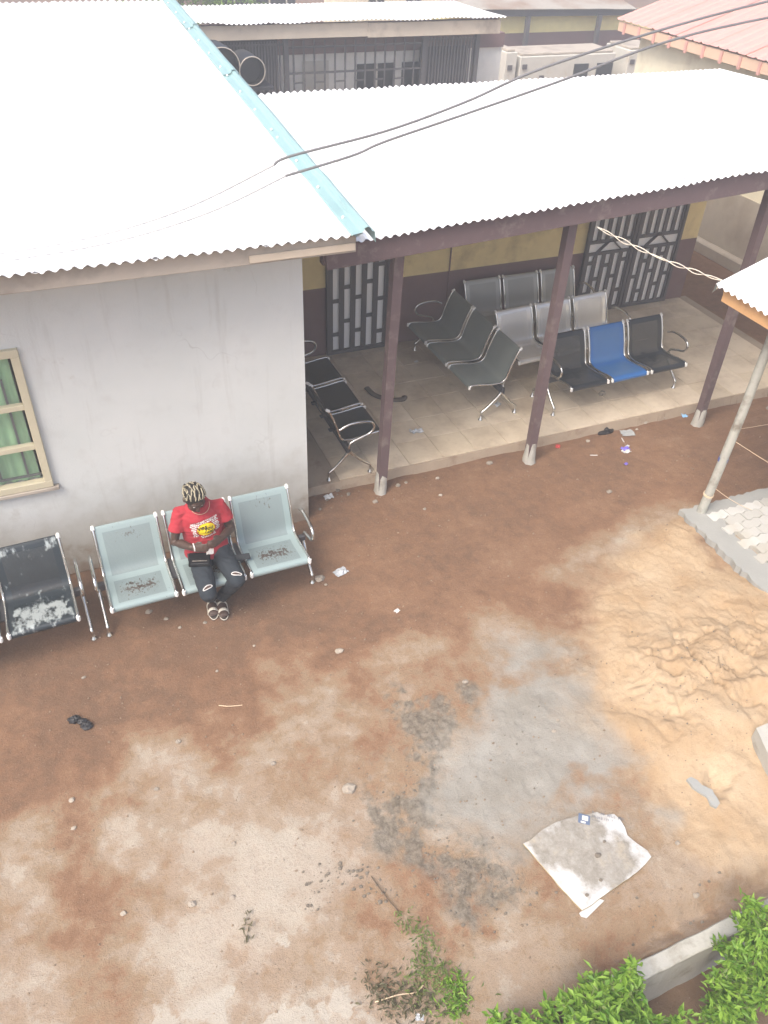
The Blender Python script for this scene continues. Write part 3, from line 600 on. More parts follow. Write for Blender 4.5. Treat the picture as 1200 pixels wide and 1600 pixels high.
for (x0_, x1_, y, z1_, mt, lab, wn_) in ((5.5, 7.9, 25.0, 3.2, 'maroon', 'distant maroon house beyond the screened building', 5), (10.5, 15.5, 27.0, 3.4, 'cream_wall', 'distant cream house with dark windows', 4)):
    h_ = empty('distant_house', ((x0_ + x1_) / 2, y, 0), lab, 'house'); m = MB(); m.box(((x0_ + x1_) / 2, y + 1.5, z1_ / 2), (x1_ - x0_, 3, z1_)); m.build('wall', M[mt], h_)
    m = MB(); m.prism([(x0_ - .3, y - .4, z1_), (x1_ + .3, y - .4, z1_), (x1_ + .3, y + 1.5, z1_ + .7), (x0_ - .3, y + 1.5, z1_ + .7)], (0, 0, .04)); m.prism([(x0_ - .3, y + 1.5, z1_ + .71), (x1_ + .3, y + 1.5, z1_ + .71), (x1_ + .3, y + 3.4, z1_), (x0_ - .3, y + 3.4, z1_)], (0, 0, .04)); m.build('roof', M['dark_roof'], h_)
    for i in range(wn_):
        x = x0_ + (x1_ - x0_) * (i + .5) / wn_; m = MB(); m.box((x, y - .01, 1.9), (.5, .04, .9)); wv = m.build('window', M['dark_win'], h_); m = MB(); m.box((x, y - .03, 1.9), (.04, .04, .9)); m.box((x, y - .02, 1.43), (.6, .08, .05)); m.build('frame', M['white_metal'], wv)

# ------------------------------------------------------------------ leaves
def leafmat(name, a, b):
    t = NT(name); g_ = t.n('ShaderNodeNewGeometry'); r_ = g_.outputs['Random Per Island']
    t.col(t.mix(r_, a, b)); t.set(Roughness=.5); t.b.inputs['Specular IOR Level'].default_value = .35
    tr = t.n('ShaderNodeBsdfTranslucent'); t.l(t.mix(r_, tuple(x * 1.3 for x in a), tuple(x * 1.3 for x in b)), tr.inputs[0]); mx = t.n('ShaderNodeMixShader'); mx.inputs[0].default_value = .35
    t.l(t.b.outputs[0], mx.inputs[1]); t.l(tr.outputs[0], mx.inputs[2]); t.l(mx.outputs[0], t.out.inputs[0]); return t.m
M['leaf_bright'] = leafmat('bright_leaves', (.10, .22, .025), (.26, .42, .06))
M['leaf_dark'] = leafmat('dark_leaves', (.035, .085, .02), (.09, .16, .035))
M['leaf_weed'] = leafmat('weed_leaves', (.10, .15, .04), (.21, .27, .08))
M['leaf_dry'] = leafmat('dry_weed', (.09, .085, .045), (.16, .15, .085))
M['bark'] = mat_plain('bark', (.12, .085, .055), .9, var=.3, sc=20, bump=.5)
def leaves(P, L, Wd, up=.5, fold=.25):
    """P: n x 3 centres -> MB of small folded pointed leaves"""
    n = len(P); d = RNG.normal(size=(n, 3)); d[:, 2] = d[:, 2] * .6 + up * .3; d /= np.linalg.norm(d, axis=1)[:, None]
    nn = RNG.normal(size=(n, 3)) * .6; nn[:, 2] += 1; s_ = np.cross(d, nn); s_ /= np.linalg.norm(s_, axis=1)[:, None]; nn = np.cross(s_, d)
    Ls = L * RNG.uniform(.6, 1.25, n)[:, None]; Ws = Wd * RNG.uniform(.7, 1.2, n)[:, None]
    a = P; b = P + d * Ls * .5 + s_ * Ws * .5 + nn * Ls * fold * .3; c_ = P + d * Ls - nn * Ls * fold * .35; e = P + d * Ls * .5 - s_ * Ws * .5 + nn * Ls * fold * .3
    V = np.stack([a, b, c_, e], 1).reshape(-1, 3); m = MB(); m.v = V.tolist(); m.f = [f for k in range(n) for f in ((4 * k, 4 * k + 1, 4 * k + 2), (4 * k, 4 * k + 2, 4 * k + 3))]; m.m = [0] * (2 * n); m.sm = [False] * (2 * n); return m
tr = empty('leafy_tree', (4.6, 24.5, 0), 'green leafy tree rising behind the screened building roof', 'tree')
m = MB(); m.tube([(4.6, 24.5, 0), (4.65, 24.5, 1.0), (4.55, 24.55, 2.0)], [.14, .11, .07], 8)
for a in range(6): m.tube([(4.6, 24.5, 1.2 + .1 * a), (4.6 + .5 * math.cos(a), 24.5 + .5 * math.sin(a), 2.0 + .1 * a), (4.6 + .9 * math.cos(a), 24.5 + .9 * math.sin(a), 2.5 + .1 * a)], [.05, .035, .015], 6)
m.build('trunk', M['bark'], tr)
cl = RNG.normal(size=(70, 3)) * [.75, .7, .55] + [4.5, 24.5, 2.5]; P = (cl[RNG.integers(0, 70, 6500)] + RNG.normal(size=(6500, 3)) * .17); leaves(P, .11, .05).build('crown', M['leaf_bright'], tr)
# ------------------------------------------------------------------ canopy over the paved corner
cn = empty('canopy_shelter', (5.67, 4.67, 0), 'low canopy with white sheet roof and new timber fascia on a weathered pole', 'shelter')
def cz(x): return 2.345 + .33 * (x - 5.46)
m = MB()
for y in (4.95, 4.2, 3.4, 2.7): m.beam((5.5, y, cz(5.5) - .05), (7.9, y, cz(7.9) - .05), .05, .06)
rf = m.build('roof', M['orange_wood'], cn)
for i in range(4):
    y0_ = 5.17 - .68 * i; y1_ = y0_ - .70; m = MB(); vs = []; n = 72
    for j in range(5):
        x = 5.42 + (8.0 - 5.42) * j / 4
        for k in range(n + 1):
            y = y0_ + (y1_ - y0_) * k / n; vs.append((x, y, cz(x) + .011 * math.sin(2 * PI * (y0_ - y) / .08) + .004 * (i % 2) + .015 * math.sin(j * 1.3 + i)))
    m.add(vs, [(j * (n + 1) + k, j * (n + 1) + k + 1, (j + 1) * (n + 1) + k + 1, (j + 1) * (n + 1) + k) for j in range(4) for k in range(n)], 0, True); m.build('roof_sheet', M['zinc'], rf)
m = MB(); m.beam((5.5, 5.11, 2.255), (5.5, 2.55, 2.25), .028, .125, bev=.004); m.build('fascia', M['orange_wood'], cn)
m = MB(); m.beam((5.515, 5.125, 2.255), (7.9, 5.125, 2.99), .028, .10, bev=.004); m.build('fascia', M['orange_wood'], cn)
m = MB(); P = [(5.655, 4.675, .0), (5.70, 4.68, .55), (5.76, 4.70, 1.2), (5.80, 4.72, 1.84), (5.83, 4.73, 2.42)]; m.tube(P, [.047, .046, .045, .043, .042], 10); po = m.build('pole', M['pole'], cn)
for z, mt, r_ in ((.28, 'string', .0035), (.29, 'string', .0035), (.70, 'blue_tape', .004)):
    if 'blue_tape' not in M: M['blue_tape'] = mat_plain('blue_tape', (.06, .09, .28), .5)
    c_ = Vector(P[0]).lerp(Vector(P[2]), z / 1.2); m = MB(); R0 = .0475
    if mt == 'blue_tape': m.tube([c_ + Vector((.0, 0, -.022)), c_ + Vector((.004, 0, .022))], R0 + .0015, 12, caps=False)
    else: m.tube([c_ + Vector((R0 * math.cos(a), R0 * math.sin(a), .006 * math.sin(a))) for a in np.linspace(0, 2 * PI, 17)], r_ + .003, 5)
    m.build('binding', M[mt], po)
m = MB()                                                             # torn plastic hanging from the far edge
n = 26; vs = []
for i in range(n + 1):
    x = 5.47 + 1.5 * i / n; z = cz(x) - .01
    for j in range(4): vs.append((x + random.uniform(-.01, .01), 5.19 + .012 * j + random.uniform(-.012, .012), z - .035 * j - random.uniform(0, .02)))
m.add(vs, [(i * 4 + j, i * 4 + 4 + j, i * 4 + 5 + j, i * 4 + 1 + j) for i in range(n) for j in range(3)], 0, True)
t = NT('clear_plastic'); t.col((.45, .56, .58)); t.set(Roughness=.25); t.b.inputs['Alpha'].default_value = .6; M['plastic'] = t.m
m.build('plastic_fringe', M['plastic'], cn)
def sag(a, b, s, n=20, wob=0.0):
    a = Vector(a); b = Vector(b); return [a.lerp(b, i / n) - Vector((0, 0, s * 4 * (i / n) * (1 - i / n))) + Vector((0, 0, wob * math.sin(i * 1.7) * math.sin(PI * i / n))) for i in range(n + 1)]
for a, b, lab in (((5.74, 4.655, .93), (7.2, 3.9, .08), 'thin twine running from high on the pole down to the pavers'), ((5.70, 4.64, .38), (6.15, 4.50, .09), 'short twine tied low on the pole')):
    m = MB(); m.tube(sag(a, b, .02, 12), .0032, 5); tag(m.build('twine', M['string'], None, a), lab, 'twine')
m = MB(); m.tube(sag((5.77, 4.74, 1.0), (8.6, 5.3, .5), .05, 14), .0028, 5); tag(m.build('twine', M['string'], None, (5.77, 4.74, 1.0)), 'faint twine stretched from the pole across the red earth', 'twine')
# twisted pair from the veranda beam to the canopy corner
base = sag((4.62, 5.925, 2.66), (5.50, 5.15, 2.36), .035, 40); m = MB()
for ph in (0, PI):
    pts = [p + Vector((0, .012 * math.cos(i * .55 + ph) * abs(math.sin(i * .16)) , .014 * math.sin(i * .55 + ph) * (.3 + abs(math.sin(i * .16))))) for i, p in enumerate(base)]; m.tube(pts, .0045, 5)
m.tube([(5.50, 5.15, 2.36), (5.455, 5.16, 2.33), (5.45, 5.16, 2.29)], .0045, 5)
tag(m.build('twisted_wire', M['wire'], None, (4.62, 5.925, 2.66)), 'twisted pale wire strung from the veranda fascia to the canopy corner', 'wire')
# service cables
def smooth(P, n=8):
    P = [Vector(p) for p in P]; out = []
    for i in range(len(P) - 1):
        p0, p1, p2, p3 = P[max(i - 1, 0)], P[i], P[i + 1], P[min(i + 2, len(P) - 1)]
        for k in range(n):
            u = k / n; out.append(.5 * ((2 * p1) + (p2 - p0) * u + (2 * p0 - 5 * p1 + 4 * p2 - p3) * u * u + (3 * p1 - p0 - 3 * p2 + p3) * u ** 3))
    return out + [P[-1]]
M['glare_pale'] = mat_plain('glare_paled_cable', (.42, .42, .42), .6, bump=0)  # cable's pale, thinning end; glare over the roof put into its colour
for P, W_, lab in (([(1.62, 5.7, 3.48), (1.75, 5.7, 3.53), (2.44, 5.7, 3.645), (3.05, 5.7, 3.80), (3.84, 5.7, 4.04), (5.63, 5.7, 4.39), (8.5, 5.7, 4.75), (14, 5.7, 5.3)], [(1.62, 5.7, 3.48), (.95, 5.66, 3.25), (.2, 5.64, 3.12), (-.9, 5.62, 3.075)], 'upper black service cable crossing above the roofs'),
                   ([(1.70, 5.7, 3.40), (2.20, 5.7, 3.50), (2.44, 5.7, 3.575), (3.1, 5.7, 3.73), (3.87, 5.7, 3.915), (4.7, 5.7, 4.13), (5.68, 5.7, 4.28), (8.5, 5.7, 4.6), (14, 5.7, 5.1)], [(1.70, 5.7, 3.40), (1.1, 5.6, 3.23), (.4, 5.54, 3.12), (-.6, 5.50, 3.075)], 'lower black service cable sagging above the roofs')):
    r = empty('service_cable', P[0], lab, 'cable'); m = MB(); m.tube(smooth(P), .0095, 7); m.build('sheathed_cable', M['cable'], r); m = MB(); sw = smooth(W_); m.tube(sw, [.0090 - .0055 * i / (len(sw) - 1) for i in range(len(sw))], 6); m.build('glare_paled_end', M['glare_pale'], r)

# ------------------------------------------------------------------ benches
def seatmat(name, c, peel=None, plo=.5, phi=.6, psc=(7, 7), zone=None, metal=0.0, rough=.4, alpha=1.0, var=.06, rim=None):
    """zone: list of (u0,u1,v0,v1) in which the paint has worn through"""
    t = NT(name); uv = t.tc.outputs['UV']; sp = t.n('ShaderNodeSeparateXYZ'); t.l(uv, sp.inputs[0]); oi = t.n('ShaderNodeObjectInfo')
    ad = t.n('ShaderNodeVectorMath', operation='ADD'); t.l(uv, ad.inputs[0]); cmb = t.n('ShaderNodeCombineXYZ'); t.l(t.math('MULTIPLY', oi.outputs['Random'], 37.0), cmb.inputs[2]); t.l(cmb.outputs[0], ad.inputs[1]); co = ad.outputs[0]
    base = t.mix(t.noise(5, 5, .6, co), tuple(x * (1 - var) for x in c), tuple(min(1, x * (1 + var)) for x in c))
    if peel:
        nz = t.noise(psc[0], 8, .72, co); f = None
        for (u0, u1, v0, v1) in zone:
            e = .09; w_ = t.math('MULTIPLY', t.math('MULTIPLY', t.ramp(sp.outputs[0], u0 - e, u0 + e), t.ramp(sp.outputs[0], u1 - e, u1 + e, (1, 1, 1), (0, 0, 0))), t.math('MULTIPLY', t.ramp(sp.outputs[1], v0 - e, v0 + e), t.ramp(sp.outputs[1], v1 - e, v1 + e, (1, 1, 1), (0, 0, 0))))
            f = w_ if f is None else t.math('MAXIMUM', f, w_)
        msk = t.ramp(t.math('ADD', nz, t.math('MULTIPLY', t.math('SUBTRACT', f, 1.0), .22)), plo, phi); base = t.mix(msk, base, peel)
    t.col(base); t.set(Roughness=rough, Metallic=metal)
    if alpha < 1:
        dots = t.n('ShaderNodeTexVoronoi'); dots.inputs['Scale'].default_value = 95; dots.inputs['Randomness'].default_value = 0; t.l(uv, dots.inputs['Vector'])
        tr_ = t.n('ShaderNodeBsdfTransparent'); mx = t.n('ShaderNodeMixShader'); t.l(t.ramp(dots.outputs['Distance'], .30, .36, (1 - alpha + .15,) * 3, (0, 0, 0)), mx.inputs[0]); t.l(t.b.outputs[0], mx.inputs[1]); t.l(tr_.outputs[0], mx.inputs[2]); t.l(mx.outputs[0], t.out.inputs[0])
    return t.m
rust = (.075, .055, .045)
SM = {}
Zg = [(.2, .8, .18, .36), (.35, .7, .84, .90)]
SM['grey'] = (seatmat('grey_seat_paint', (.25, .322, .325), rust, .44, .475, (24, 24), Zg), seatmat('grey_seat_perforated', (.205, .262, .266), rust, .44, .475, (24, 24), Zg, alpha=.85))
Zb = [(.05, .95, .04, .40), (.0, 1, .9, 1.0)]
SM['worn'] = (seatmat('worn_black_paint', (.016, .024, .03), (.34, .38, .38), .40, .52, (7, 7), Zb), seatmat('worn_black_perforated', (.014, .022, .028), (.34, .38, .38), .40, .52, (7, 7), Zb, alpha=.85))
SM['black'] = (seatmat('black_seat_paint', (.016, .02, .025), rough=.3), seatmat('black_seat_perforated', (.028, .032, .035), rough=.35, alpha=.7))
SM['blue'] = (seatmat('blue_seat_paint', (.025, .13, .38), rough=.3), seatmat('blue_seat_perforated', (.045, .17, .42), rough=.35, alpha=.75))
SM['pad'] = (seatmat('black_pad', (.014, .017, .02), rough=.42), seatmat('black_pad_face', (.016, .02, .023), rough=.42))
SM['olive'] = (seatmat('dark_grey_seat', (.17, .195, .185), rough=.38), seatmat('dark_grey_seat_face', (.185, .21, .20), rough=.42))
SM['silver'] = (seatmat('silver_seat', (.78, .78, .76), rough=.22, metal=.4), seatmat('silver_seat_face', (.72, .72, .70), rough=.38, metal=.55, alpha=.72))
SM['dull'] = (seatmat('dull_silver_seat', (.42, .43, .41), rough=.35, metal=.3), seatmat('dull_silver_face', (.38, .39, .37), rough=.45, metal=.3, alpha=.75))
PROF = [(.016, .378), (.0, .396), (.004, .424), (.03, .438), (.10, .434), (.22, .413), (.34, .398), (.41, .402), (.455, .425), (.478, .47), (.497, .54), (.518, .60), (.545, .67), (.575, .74), (.603, .790), (.620, .802), (.632, .788)]
def chaikin(P):
    o = [P[0]]
    for a, b in zip(P[:-1], P[1:]): o += [tuple(.75 * x + .25 * y for x, y in zip(a, b)), tuple(.25 * x + .75 * y for x, y in zip(a, b))]
    return o + [P[-1]]
PR = chaikin(PROF); arc = np.concatenate([[0], np.cumsum([math.dist(a, b) for a, b in zip(PR[:-1], PR[1:])])]); arc /= arc[-1]
SW = .495; PITCH = .572
SEATMESH = {}
def seat_mesh(key):
    if key in SEATMESH: return SEATMESH[key]
    us = [0, .03, .06, .11, .3, .5, .7, .89, .94, .97, 1]; m = MB(); n = len(us); fl = []; mi = []
    for (y, z) in PR:
        for u in us: m.v.append(((u - .5) * SW, y, z))
    nb = len(m.v)
    for (y, z) in PR:
        for u in us: m.v.append(((u - .5) * SW, y + .004, z - .006))
    for j in range(len(PR) - 1):
        for i in range(n - 1):
            f = (j * n + i, j * n + i + 1, (j + 1) * n + i + 1, (j + 1) * n + i); c_ = (us[i] + us[i + 1]) / 2; a_ = (arc[j] + arc[j + 1]) / 2
            inn = .11 < c_ < .89 and (.10 < a_ < .42 or .50 < a_ < .90)
            m.f.append(f); m.m.append(1 if inn else 0); m.sm.append(True)
            if not inn: m.f.append(tuple(x + nb for x in f[::-1])); m.m.append(0); m.sm.append(True)
    me = m.mesh('seat', list(SM[key])); uvl = me.uv_layers.new(name='UVMap')
    for lp in me.loops:
        v = lp.vertex_index % nb; uvl.data[lp.index].uv = (us[v % n], float(arc[v // n]))
    SEATMESH[key] = me; return me
m = MB(); m.tube([(0, y, z) for y, z in PR[3:-3]], (.0125), 8); RAIL = m.mesh('side_rail', M['chrome'])
def capmesh(p, q_): 
    m = MB(); d = (Vector((0, *p)) - Vector((0, *q_))).normalized(); a = Vector((0, *p)); m.tube([a - d * .03, a, a + d * .012], [.0165, .0165, .011], 8); return m.mesh('end_cap', M['cap'])
CAPS = [capmesh(PR[3], PR[4]), capmesh(PR[-4], PR[-5])]
m = MB(); m.tube(smooth([(0, .50, .60), (0, .40, .645), (0, .26, .65), (0, .16, .625), (0, .13, .565), (0, .17, .50), (0, .27, .465), (0, .38, .42), (0, .40, .36)], 5), .0145, 8); ARM = m.mesh('armrest', M['chrome'])
m = MB(); m.tube(smooth([(0, .39, .325), (0, .36, .28), (0, .24, .16), (0, .165, .105), (0, .155, .085)], 5), [.021] * 6 + [.016] * 15, 8); m.tube(smooth([(0, .39, .325), (0, .42, .28), (0, .53, .16), (0, .60, .105), (0, .61, .085)], 5), [.021] * 6 + [.016] * 15, 8); LEG = m.mesh('leg', M['chrome'])
m = MB(); m.tube([(0, 0, 0), (0, 0, .012), (0, 0, .022), (0, 0, .09)], [.027, .027, .013, .012], 10); FOOT = m.mesh('foot', M['chrome'])
m = MB(); m.box((0, .40, .34), (1.83, .045, .075), bev=.006)
for s_ in (-2, -1, 0, 1, 2): m.box((s_ * PITCH / 2 * .98, .36, .385), (.05, .26, .02), bev=.004)
BEAM = m.mesh('beam', M['steel_dark'])
def bench(x, y, z, rz, keys, label, group=None, arms=(-1, 1)):
    """x, y: middle of the seat front"""
    R_ = Matrix.Rotation(rz, 4, 'Z'); r = bpy.data.objects.new('seat_bench', None); COL.objects.link(r); r.location = (x, y, z); r.rotation_euler = (0, 0, rz); r.empty_display_size = .1
    tag(r, label, 'bench', group)
    def ch(name, me, loc, par=r):
        o = bpy.data.objects.new(name, me); COL.objects.link(o); o.parent = par; o.location = loc; return o
    for i, k in enumerate(keys):
        st = ch('seat', seat_mesh(k), ((i - 1) * PITCH, 0, 0))
        st.rotation_euler = (random.uniform(-.012, .012), 0, random.uniform(-.008, .008))
        for s_ in (-1, 1):
            ch('side_rail', RAIL, (s_ * (SW / 2 + .009), 0, .004), st)
            for cme in CAPS: ch('end_cap', cme, (s_ * (SW / 2 + .009), 0, .004), st)
    ch('beam', BEAM, (0, 0, 0))
    for s_ in (-1, 1):
        if s_ in arms: ch('armrest', ARM, (s_ * .905, 0, 0))
        lg = ch('leg', LEG, (s_ * .895, 0, 0))
        for yy_ in (.155, .61): ch('foot', FOOT, (0, yy_, 0), lg)
    return r
BG = 'steel waiting benches'
bench(.752, 4.985, gh(.75, 5.2), .005, ['grey'] * 3, 'pale grey three seat steel bench with rust worn seats, person sitting on it', BG)
bench(-1.16, 4.955, gh(-.6, 5.1), .03, ['worn'] * 3, 'black three seat bench with badly peeling seats against the white wall', BG)
bench(2.87, 7.31, .1, PI / 2, ['pad'] * 3, 'black padded three seat bench in the veranda beside the white building', BG)
bench(4.13, 7.82, .1, -PI / 2 + .015, ['olive'] * 3, 'dark grey green three seat bench standing crosswise in the veranda', BG, (-1,))
bench(6.055, 6.60, .1, .03, ['black', 'blue', 'black'], 'black three seat bench with one bright blue seat in the middle', BG)
bench(5.80, 7.37, .1, .06, ['silver'] * 3, 'bright silver three seat bench behind the one with the blue seat', BG)
bench(5.80, 8.235, .1, .0, ['dull'] * 3, 'dull silver three seat bench against the maroon wall', BG)
# ------------------------------------------------------------------ person
def fuse(mb, vox, it=4, name='skin', mats=None, o=Vector((0, 0, 0)), wrinkle=0.0, wsc=18, fac=.5):
    tmp = bpy.data.objects.new('tmp', mb.mesh('tmp', [])); COL.objects.link(tmp)
    r_ = tmp.modifiers.new('r', 'REMESH'); r_.mode = 'VOXEL'; r_.voxel_size = vox
    s_ = tmp.modifiers.new('s', 'SMOOTH'); s_.iterations = it; s_.factor = fac
    dg = bpy.context.evaluated_depsgraph_get(); me = bpy.data.meshes.new_from_object(tmp.evaluated_get(dg)); bpy.data.objects.remove(tmp)
    n = len(me.vertices); co = np.empty(n * 3); me.vertices.foreach_get('co', co); co = co.reshape(-1, 3)
    if wrinkle:
        no = np.empty(n * 3); me.vertices.foreach_get('normal', no); no = no.reshape(-1, 3)
        a = fbm(co[:, 0] * 1.0 + co[:, 1] * .7, co[:, 2] * 1.6 + co[:, 1] * .5, wsc, 3, 19); co = co + no * ((np.abs(a - .5) * 2 - .3) * wrinkle)[:, None]
    co = co - np.array(o); me.vertices.foreach_set('co', co.ravel()); me.materials.clear()
    for m_ in (mats if isinstance(mats, list) else [mats]): me.materials.append(m_)
    me.polygons.foreach_set('use_smooth', np.ones(len(me.polygons), bool)); me.update(); me.name = name; return me
M['skin'] = mat_plain('skin', (.060, .034, .024), .5, var=.15, sc=14, bump=.05)
M['jersey'] = mat_plain('red_jersey', (.36, .022, .036), .85, var=.12, sc=10, bump=.12, bsc=140)
M['denim'] = mat_plain('dark_denim', (.015, .022, .030), .85, var=.35, sc=9, bump=.2, bsc=180)
M['hair_dark'] = mat_plain('dark_hair', (.012, .010, .009), .6, bump=.2, bsc=200)
M['hair_blond'] = mat_plain('blonde_braid', (.34, .305, .215), .6, var=.4, sc=60, bump=.5, bsc=150)
M['white'] = mat_plain('white_print', (.60, .585, .565), .7, bump=0); M['print_yellow'] = mat_plain('yellow_print', (.80, .60, .012), .6, bump=0, var=.05); M['ink'] = mat_plain('ink', (.02, .015, .015), .6, bump=0)
M['sandal'] = mat_plain('white_leather', (.62, .58, .50), .55); M['sole'] = mat_plain('sole', (.05, .04, .035), .7)
GZ0 = gh(.76, 5.1); PO = Vector((.77, 5.3, GZ0))
pr_ = empty('person', PO, 'seated person in red printed t-shirt and ripped dark jeans looking down at their hands', 'person')
# head frame
Hc = Vector((.712, 5.225, 1.165)); fwd = Vector((.12, -.86, -.50)).normalized(); lat = Vector((1, .16, -.04)); lat = (lat - lat.dot(fwd) * fwd).normalized(); upv = lat.cross(fwd); 
if upv.z < 0: upv = -upv
HM = Matrix((lat, fwd, upv)).transposed()
def H(x, y, z): return Hc + HM @ Vector((x, y, z))
sh = {-1: Vector((.592, 5.335, .962)), 1: Vector((.918, 5.325, .968))}
el = {-1: Vector((.515, 5.285, .715)), 1: Vector((.985, 5.27, .735))}
wr = {-1: Vector((.630, 5.105, .760)), 1: Vector((.868, 5.10, .795))}
hd = {-1: Vector((.705, 5.055, .775)), 1: Vector((.800, 5.045, .810))}
kn = {-1: Vector((.668, 4.84, .475)), 1: Vector((.925, 4.915, .475))}
hp = {-1: Vector((.695, 5.31, .515)), 1: Vector((.865, 5.31, .515))}
an = {-1: Vector((.735, 5.20, GZ0 + .085)), 1: Vector((.815, 5.165, GZ0 + .085))}
toe = {-1: Vector((.715, 5.03, GZ0 + .035)), 1: Vector((.795, 4.985, GZ0 + .035))}
b = MB()
b.ball(H(0, 0, .015), (.074, .093, .106), 20, 14, HM); b.ball(H(0, .032, -.062), (.056, .058, .060), 16, 10, HM); b.ball(H(0, .06, -.095), (.028, .028, .022), 10, 8, HM)
b.tube([H(0, .088, .02), H(0, .102, -.005), H(0, .112, -.028), H(0, .09, -.034)], [.008, .010, .015, .013], 8); b.ball(H(0, .090, -.058), (.024, .010, .010), 10, 6, HM); b.ball(H(0, .080, .034), (.055, .018, .014), 12, 8, HM)
for s_ in (-1, 1): b.ball(H(s_ * .077, -.008, -.012), (.010, .022, .034), 8, 8, HM); b.ball(H(s_ * .04, .065, -.03), (.022, .022, .022), 8, 6, HM)
b.tube([H(0, -.03, -.05), Vector((.745, 5.31, 1.05)), Vector((.755, 5.335, .99))], [.056, .056, .075], 14)
torso = [((.775, 5.33, .44), .165, .125), ((.775, 5.335, .52), .17, .125), ((.772, 5.345, .62), .15, .115), ((.768, 5.345, .75), .145, .115), ((.762, 5.335, .87), .155, .105), ((.756, 5.335, .94), .145, .09), ((.755, 5.335, .985), .09, .07)]
b.tube([c_ for c_, _, _ in torso], [(rx, ry) for _, rx, ry in torso], 20, twist0=(1, 0, 0))
for s_ in (-1, 1):
    b.tube([sh[s_] - Vector((s_ * .04, 0, 0)), sh[s_], sh[s_].lerp(el[s_], .5), el[s_], el[s_].lerp(wr[s_], .35), wr[s_]], [.036, .038, .040, .038, .039, .027], 12); b.ball(el[s_], .040, 10, 8)
    d = (hd[s_] - wr[s_]); L_ = d.length; d.normalize(); side = Vector((0, -.3, -1)) if s_ < 0 else Vector((0, -.35, -.95)); side = (side - side.dot(d) * d).normalized(); nrm = d.cross(side)
    b.tube([wr[s_], wr[s_] + d * .035, hd[s_]], [(.026, .02), (.040, .017), (.040, .015)], 10, twist0=tuple(side))
    cu = Vector((0, 1, -.25)).normalized()
    for k, ln in enumerate((.070, .078, .074, .058)):
        o_ = hd[s_] + side * (-.028 + .0188 * k) - d * .004; p1 = o_ + d * ln * .42 + cu * .004; p2 = p1 + (d * .75 + cu * .5).normalized() * ln * .33; p3 = p2 + (d * .35 + cu * .9).normalized() * ln * .27
        b.tube([o_ - d * .015, o_, p1, p2, p3], [.0095, .0095, .0088, .0082, .0068], 8)
    o_ = wr[s_] + d * .03 - side * .028; b.tube([o_ + side * .012, o_, o_ + (d * .7 - side * .55).normalized() * .032, o_ + (d * .9 - side * .3).normalized() * .062 + cu * .004], [.012, .013, .0105, .008], 8)
    b.tube([hp[s_], hp[s_].lerp(kn[s_], .5), kn[s_]], [.08, .07, .055], 14); b.ball(kn[s_], .054, 12, 8)
    b.tube([kn[s_], kn[s_].lerp(an[s_], .35), an[s_], an[s_] - Vector((0, 0, .04))], [.052, .05, .034, .03], 12)
    dt = (toe[s_] - an[s_]); dt.z = 0; dt.normalize()
    hl = Vector((an[s_].x, an[s_].y, GZ0 + .045)) - dt * .035
    b.tube([hl, hl + dt * .06, hl + dt * .13, toe[s_] - dt * .01], [(.03, .03), (.033, .034), (.028, .040), (.018, .040)], 12, twist0=(0, 0, 1))
    sd = Vector((-dt.y, dt.x, 0))
    for k in range(5): q_ = toe[s_] + sd * ((k - 2) * .0165) - dt * .015; b.tube([q_ - dt * .02, q_ + dt * (.03 - .006 * abs(k - 1.5))], [.010, .0085], 7)
body = inst('body', fuse(b, .0058, 3, 'body', M['skin'], PO), PO, pr_)
# t-shirt
s = MB()
tor = [((.775, 5.325, .505), .195, .150), ((.776, 5.33, .56), .185, .145), ((.772, 5.335, .66), .178, .138), ((.768, 5.335, .76), .178, .135), ((.762, 5.33, .87), .188, .132), ((.757, 5.33, .95), .172, .112), ((.755, 5.335, .985), .128, .095), ((.755, 5.335, 1.025), .095, .082), ((.755, 5.335, 1.04), .078, .074)]
s.tube([c_ for c_, _, _ in tor], [(rx, ry) for _, rx, ry in tor], 28, twist0=(1, 0, 0))
for s_ in (-1, 1):
    e_ = sh[s_].lerp(el[s_], .62); s.tube([sh[s_] - Vector((s_ * .06, 0, -.0)), sh[s_] + Vector((s_ * .0, 0, .002)), sh[s_].lerp(el[s_], .35), e_], [.052, .056, .060, .068], 16)
shirt = inst('t_shirt', fuse(s, .007, 5, 't_shirt', M['jersey'], PO, .013, 11), PO, pr_)
m = MB(); nk = [Vector((.755 + .072 * math.cos(a), 5.325 + .074 * math.sin(a), 1.036 + .014 * math.sin(a))) for a in np.linspace(0, 2 * PI, 25)]; m.tube(nk, .009, 6); m.build('collar', M['jersey'], pr_)
# jeans
j = MB(); tor = [((.775, 5.335, .425), .165, .13), ((.775, 5.33, .50), .185, .14), ((.775, 5.335, .58), .175, .135), ((.774, 5.34, .63), .165, .125)]
j.tube([c_ for c_, _, _ in tor], [(rx, ry) for _, rx, ry in tor], 24, twist0=(1, 0, 0))
for s_ in (-1, 1):
    k_ = kn[s_]; j.tube([hp[s_], hp[s_].lerp(k_, .45), k_.lerp(hp[s_], .1), k_ + Vector((0, -.012, -.01))], [.098, .088, .076, .066], 16); j.ball(k_ + Vector((0, 0, 0)), (.07, .07, .066), 14, 10)
    j.tube([k_, k_.lerp(an[s_], .3), k_.lerp(an[s_], .7), an[s_].lerp(k_, .06)], [.068, .066, .057, .052], 14)
jeans = inst('jeans', fuse(j, .007, 5, 'jeans', M['denim'], PO, .012, 12), PO, pr_)
def bvh(ob): me = ob.data; return BVHTree.FromPolygons([v.co + PO for v in me.vertices], [tuple(p.vertices) for p in me.polygons])
